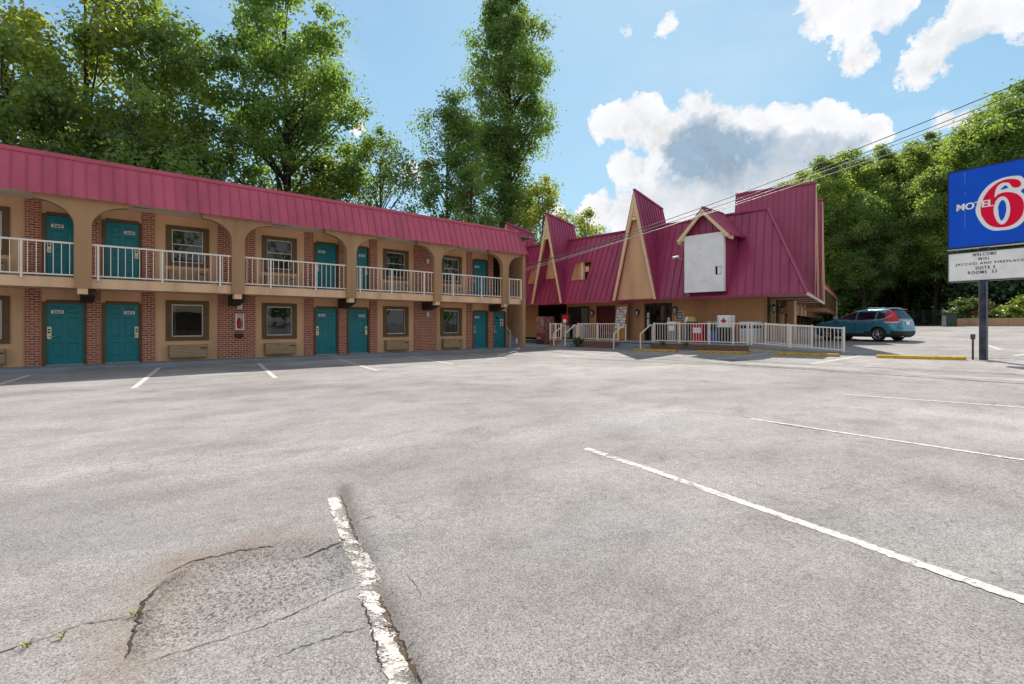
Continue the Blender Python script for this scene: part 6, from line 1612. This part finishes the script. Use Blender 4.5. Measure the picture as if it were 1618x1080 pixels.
# floor of leaf litter under the forest and behind the room block
m = MB(); P = [spot(1245, 50), spot(1500, 41), spot(1515, 39.2), spot(1800, 34.5), spot(2200, 40), spot(2000, 75), spot(1240, 80)]
V = []
for i in range(25):
    for j in range(13):
        px = 1240 + i * 36; dn = 50 - 9.5 * min(1, (px - 1240) / 270.) if px < 1510 else max(36.0, 40 - (px - 1510) * .016); d = dn + (96 - dn) * j / 12; xx, yy = spot(px, d); V.append((xx, yy, gz(xx, yy) + .03))
m.add(V, [(i * 13 + j, (i + 1) * 13 + j, (i + 1) * 13 + j + 1, i * 13 + j + 1) for i in range(24) for j in range(12)])
o = m.build('forest_floor', MATS['leaf_litter']); o['kind'] = 'structure'
m = MB(); V = []
for i in range(20):
    for j in range(8): xx, yy = -30 + i * 4, 30.2 + j * 6; V.append((xx, yy, gz(xx, yy) + .03))
m.add(V, [(i * 8 + j, (i + 1) * 8 + j, (i + 1) * 8 + j + 1, i * 8 + j + 1) for i in range(19) for j in range(7)])
o = m.build('grass_verge', paint('rough_grass', (.05, .075, .022), .95, .35, 1.0)); o['kind'] = 'structure'

# opposite side of the court: only the window glass shows it
ob = empty('low_building', (-6.0, -24.0, 0), math.radians(4), 'low building with a broad tan roof across the court, mirrored in the windows', 'building')
m = MB(); m.box(-22, 22, -4, 4, -.1, 2.7); m.build('wall', BROWN, ob)
m = MB(); m.prism([(-22.6, -5, 2.7), (-22.6, 5, 2.7), (-22.6, 0, 5.2)], (45.2, 0, 0)); m.build('roof', paint('tan_shingle', (.36, .27, .19), .9, .2, 2), ob)
rs = np.random.RandomState(77); cs = np.column_stack([rs.uniform(-60, 60, 420), rs.uniform(-42, -34, 420), 1 + 17 * rs.rand(420) ** .8]); V, q, t = leaves(rs, cs, rs.uniform(1.2, 2.2, 420), 60, .8, rs.uniform(.2, .8, 420))
o = bpy.data.objects.new('woods', np_mesh('woods', V, q, [LEAF_F], {'tint': t})); COL.objects.link(o); tag(o, 'belt of woods behind the low building across the court', 'woods', kind='stuff')

# ================================================================== POWER LINES
WIRE = paint('black_cable', (.015, .015, .016), .6, .1, 3)
WIREL = paint('grey_cable', (.32, .29, .30), .5, .1, 3)
def wire(p0, p1, sag, rad, label, mat):
    rad = max(rad, .014)
    a, b = Vector(p0), Vector(p1); P = []
    for i in range(41): u = i / 40; q = a.lerp(b, u); q.z -= sag * 4 * u * (1 - u); P.append(q)
    m = MB(); m.tube(P, rad, 5, caps=False); o = m.build('power_line', mat); return tag(o, label, 'cable', 'overhead cables crossing the lobby front')
def far_end(px0, py0, px1, py1, px, d):
    py = py0 + (py1 - py0) * (px - px0) / (px1 - px0); x, y = spot(px, d); return (x, y, zpx(py, d))
Pq = (19.63, 20.7)
x, y = spot(829, 28.6)
wire((x, y, zpx(420, 28.6)), far_end(1237, 290, 1618, 127, 1900, 17), .5, .018, 'topmost thick black overhead cable, running up to the right', WIRE)
wire((x, y + .1, zpx(421, 28.6)), far_end(1237, 299, 1618, 141, 1900, 17), .55, .016, 'second black overhead cable just under the topmost one', WIRE)
wire((x, y + .2, zpx(428, 28.6)), far_end(1237, 304, 1618, 150, 1900, 17.5), .45, .010, 'thin pale overhead cable, third from the top', WIREL)
wire((x, y, zpx(424, 28.6)), far_end(1237, 326, 1618, 178, 1900, 17), .3, .010, 'lowest thin pale overhead cable, crossing the front of the big gable', WIREL)

# ================================================================== SKY, SUN, CAMERA
SUNV = Vector((7.7, 5.4, 9.14)).normalized(); SEL = math.asin(SUNV.z); SAZ = math.atan2(SUNV.x, SUNV.y)
w = bpy.data.worlds.new('World'); sc.world = w; w.use_nodes = True; nt = w.node_tree; nt.nodes.clear()
wo = nt.nodes.new('ShaderNodeOutputWorld'); bg = nt.nodes.new('ShaderNodeBackground'); L(nt, bg.outputs[0], wo.inputs[0])
sky = nt.nodes.new('ShaderNodeTexSky'); sky.sky_type = 'NISHITA'; sky.sun_disc = False; sky.sun_elevation = SEL; sky.sun_rotation = SAZ
sky.altitude = 200; sky.air_density = 1.0; sky.dust_density = SKY_DUST; sky.ozone_density = 1.0
bg.inputs['Strength'].default_value = SKY_STR
tc = nt.nodes.new('ShaderNodeTexCoord'); dv = tc.outputs['Generated']
def pdir(px, py):
    r = ray(px); return Vector((r[0], r[1], (HY - py) / FPX)).normalized()
nA = noise(nt, dv, 6.5, 9, .66); nF = noise(nt, dv, 10.0, 10, .66, .15); nG = noise(nt, dv, 5.0, 4, .5)
sub = nt.nodes.new('ShaderNodeVectorMath'); sub.operation = 'SUBTRACT'; L(nt, nA.outputs['Color'], sub.inputs[0]); sub.inputs[1].default_value = (.5, .5, .5)
scl = nt.nodes.new('ShaderNodeVectorMath'); scl.operation = 'SCALE'; L(nt, sub.outputs[0], scl.inputs[0]); scl.inputs['Scale'].default_value = .12
ad = nt.nodes.new('ShaderNodeVectorMath'); ad.operation = 'ADD'; L(nt, dv, ad.inputs[0]); L(nt, scl.outputs[0], ad.inputs[1]); DV = ad.outputs[0]
def field(blobs):
    res = None
    for bl in blobs:
        px, py, rpx = bl[:3]; wt = bl[3] if len(bl) > 3 else 1.0
        c = pdir(px, py); cosf = math.cos(math.atan((px - 809) / FPX)) * math.cos(math.atan((HY - py) / FPX)); r = rpx / FPX * cosf ** 1.3
        dn = nt.nodes.new('ShaderNodeVectorMath'); dn.operation = 'DISTANCE'; L(nt, DV, dn.inputs[0]); dn.inputs[1].default_value = c
        v = mth(nt, 'SUBTRACT', wt, mth(nt, 'DIVIDE', dn.outputs['Value'], r / wt))
        res = v if res is None else mth(nt, 'MAXIMUM', res, v)
    return mth(nt, 'MAXIMUM', res, 0.0)
def soft(blobs):
    res = None
    for bl in blobs:
        px, py, rpx = bl[:3]; wt = bl[3] if len(bl) > 3 else 1.0
        c = pdir(px, py); cosf = math.cos(math.atan((px - 809) / FPX)) * math.cos(math.atan((HY - py) / FPX)); r = rpx * 1.5 / FPX * cosf ** 1.3
        dn = nt.nodes.new('ShaderNodeVectorMath'); dn.operation = 'DISTANCE'; L(nt, DV2, dn.inputs[0]); dn.inputs[1].default_value = c
        q = mth(nt, 'DIVIDE', dn.outputs['Value'], r); q = mth(nt, 'SUBTRACT', 1.0, mth(nt, 'MULTIPLY', q, q)); q = mth(nt, 'MAXIMUM', q, 0.0); q = mth(nt, 'MULTIPLY', mth(nt, 'MULTIPLY', q, q), wt)
        res = q if res is None else mth(nt, 'ADD', res, q)
    return res
s2 = nt.nodes.new('ShaderNodeVectorMath'); s2.operation = 'SCALE'; L(nt, sub.outputs[0], s2.inputs[0]); s2.inputs['Scale'].default_value = .20
a2_ = nt.nodes.new('ShaderNodeVectorMath'); a2_.operation = 'ADD'; L(nt, dv, a2_.inputs[0]); L(nt, s2.outputs[0], a2_.inputs[1]); DV2 = a2_.outputs[0]
CL = [(965, 195, 40), (1010, 185, 52), (1058, 215, 58), (1108, 172, 46), (1135, 215, 62), (1190, 222, 58), (1220, 200, 34), (1255, 214, 58), (1290, 190, 40), (1318, 214, 50), (1365, 208, 40), (1395, 215, 20, .8), (1000, 262, 44, .8), (1060, 280, 70), (1130, 290, 75), (1200, 275, 70), (1280, 262, 62), (955, 330, 44, .8), (1010, 330, 62), (1080, 345, 70), (1160, 330, 80), (1250, 320, 70),
      (1310, 15, 50, .8), (1345, 45, 46, .75), (1385, 10, 56, .8), (1350, 90, 36, .65), (1440, 105, 48, .8), (1415, 120, 26, .6), (1470, 70, 56, .85), (1520, 35, 60, .85), (1570, 20, 56, .8), (1620, 15, 70, .85), (1600, 62, 34, .6), (1700, 0, 90), (1480, 110, 24, .5),
      (562, 200, 25, .9), (580, 192, 16, .7), (548, 208, 20, .8), (648, 270, 22, .6), (680, 262, 18, .5), (1066, 28, 26, .55), (1048, 42, 22, .45), (988, 42, 18, .4), (1490, 205, 30, .7), (1515, 210, 32, .7), (1470, 215, 18, .6), (880, 345, 26, .7), (20, 215, 26, .7), (60, 240, 24, .7)]
DK = [(1098, 222, 42, .8), (1118, 248, 58, .9), (1165, 258, 46, .8), (1085, 268, 30, .5), (1230, 258, 46, .55), (1280, 243, 42, .6), (1335, 236, 28, .6), (1045, 318, 42, .4), (1120, 332, 50, .5), (1200, 322, 50, .45), (1015, 238, 28, .4), (1505, 82, 40, .4), (1400, 45, 34, .35), (1560, 55, 36, .3)]
cf = field(CL); df = soft(DK)
nz = mth(nt, 'SUBTRACT', nF.outputs[0], .5)
dens = mth(nt, 'ADD', cf, mth(nt, 'MULTIPLY', nz, 1.9))
dens = mth(nt, 'MULTIPLY', dens, ramp(nt, cf, [(0.0, 0.0), (.15, 1.0)]).outputs[0])
cov = ramp(nt, dens, [(.10, 0.0), (.20, .6), (.34, 1.0)]).outputs[0]
# faint high veil
veil = ramp(nt, noise(nt, mapping(nt, dv, (1, 1, 2.2)), 2.2, 6, .6).outputs[0], [(.45, 0.0), (.8, .34)]).outputs[0]
dkf = mth(nt, 'ADD', df, mth(nt, 'MULTIPLY', nz, mth(nt, 'ADD', .5, mth(nt, 'MULTIPLY', df, 2.0))))
shade = ramp(nt, dkf, [(.16, 0.0), (.50, .40), (1.0, .80)]).outputs[0]
# thin sunlit margins stay white, thick middles go soft grey
thick = ramp(nt, dens, [(.30, 0.0), (.75, .10)]).outputs[0]
shade = mth(nt, 'MAXIMUM', shade, mth(nt, 'MULTIPLY', thick, ramp(nt, nG.outputs[0], [(.4, .4), (.6, 1.4)]).outputs[0]))
tex = ramp(nt, nF.outputs[0], [(.32, .74), (.48, .95), (.62, 1.05)]).outputs[0]
cw = mixc(nt, 1.0, mixc(nt, shade, CLOUD_W, CLOUD_D), tex, 'MULTIPLY')
cap = nt.nodes.new('ShaderNodeVectorMath'); cap.operation = 'DIVIDE'; one = nt.nodes.new('ShaderNodeVectorMath'); one.operation = 'MULTIPLY_ADD'; L(nt, sky.outputs[0], one.inputs[0]); one.inputs[1].default_value = (SKY_CAP,) * 3; one.inputs[2].default_value = (1, 1, 1)
L(nt, sky.outputs[0], cap.inputs[0]); L(nt, one.outputs[0], cap.inputs[1])
skyc = mixc(nt, 1.0, cap.outputs[0], SKY_TINT, 'MULTIPLY')
colr = mixc(nt, veil, skyc, CLOUD_V); colr = mixc(nt, cov, colr, cw)
# unseen broken cumulus added behind the camera as fill light for shaded fronts
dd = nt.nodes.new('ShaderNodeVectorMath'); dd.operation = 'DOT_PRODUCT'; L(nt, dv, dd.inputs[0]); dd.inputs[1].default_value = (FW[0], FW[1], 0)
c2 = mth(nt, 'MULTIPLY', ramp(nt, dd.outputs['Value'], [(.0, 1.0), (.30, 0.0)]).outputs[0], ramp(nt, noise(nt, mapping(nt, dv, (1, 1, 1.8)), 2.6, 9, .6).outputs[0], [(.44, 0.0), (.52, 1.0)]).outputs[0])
colr = mixc(nt, c2, colr, CLOUD_FILL)
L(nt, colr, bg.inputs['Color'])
ld = bpy.data.lights.new('sun', 'SUN'); ld.energy = SUN_E; ld.angle = math.radians(.5); ld.color = (1.0, .93, .84)
lo = bpy.data.objects.new('sun', ld); COL.objects.link(lo); lo.rotation_euler = (-SUNV).to_track_quat('-Z', 'Y').to_euler(); lo.location = (0, 0, 40)
cd = bpy.data.cameras.new('camera'); cd.sensor_fit = 'HORIZONTAL'; cd.sensor_width = 36; cd.lens = 36 * FPX / 1618; cd.shift_y = -(HY - 540) / -1618 * -1 if False else (HY - 540) / 1618; cd.clip_end = 2000; cd.clip_start = .05
cam = bpy.data.objects.new('camera', cd); COL.objects.link(cam); cam.location = (0, 0, CAMH + float(surf(0.0, 0.0)) * 0); cam.rotation_euler = (PI / 2, 0, YAW - PI / 2)
sc.camera = cam
vs_ = sc.view_settings; vs_.view_transform = 'Standard'; vs_.look = 'None'; vs_.exposure = EXPO; vs_.gamma = 1; vs_.use_curve_mapping = False
sc.render.engine = 'CYCLES'; sc.cycles.max_bounces = 10; sc.cycles.diffuse_bounces = 5; sc.cycles.transparent_max_bounces = 12; sc.cycles.use_denoising = True
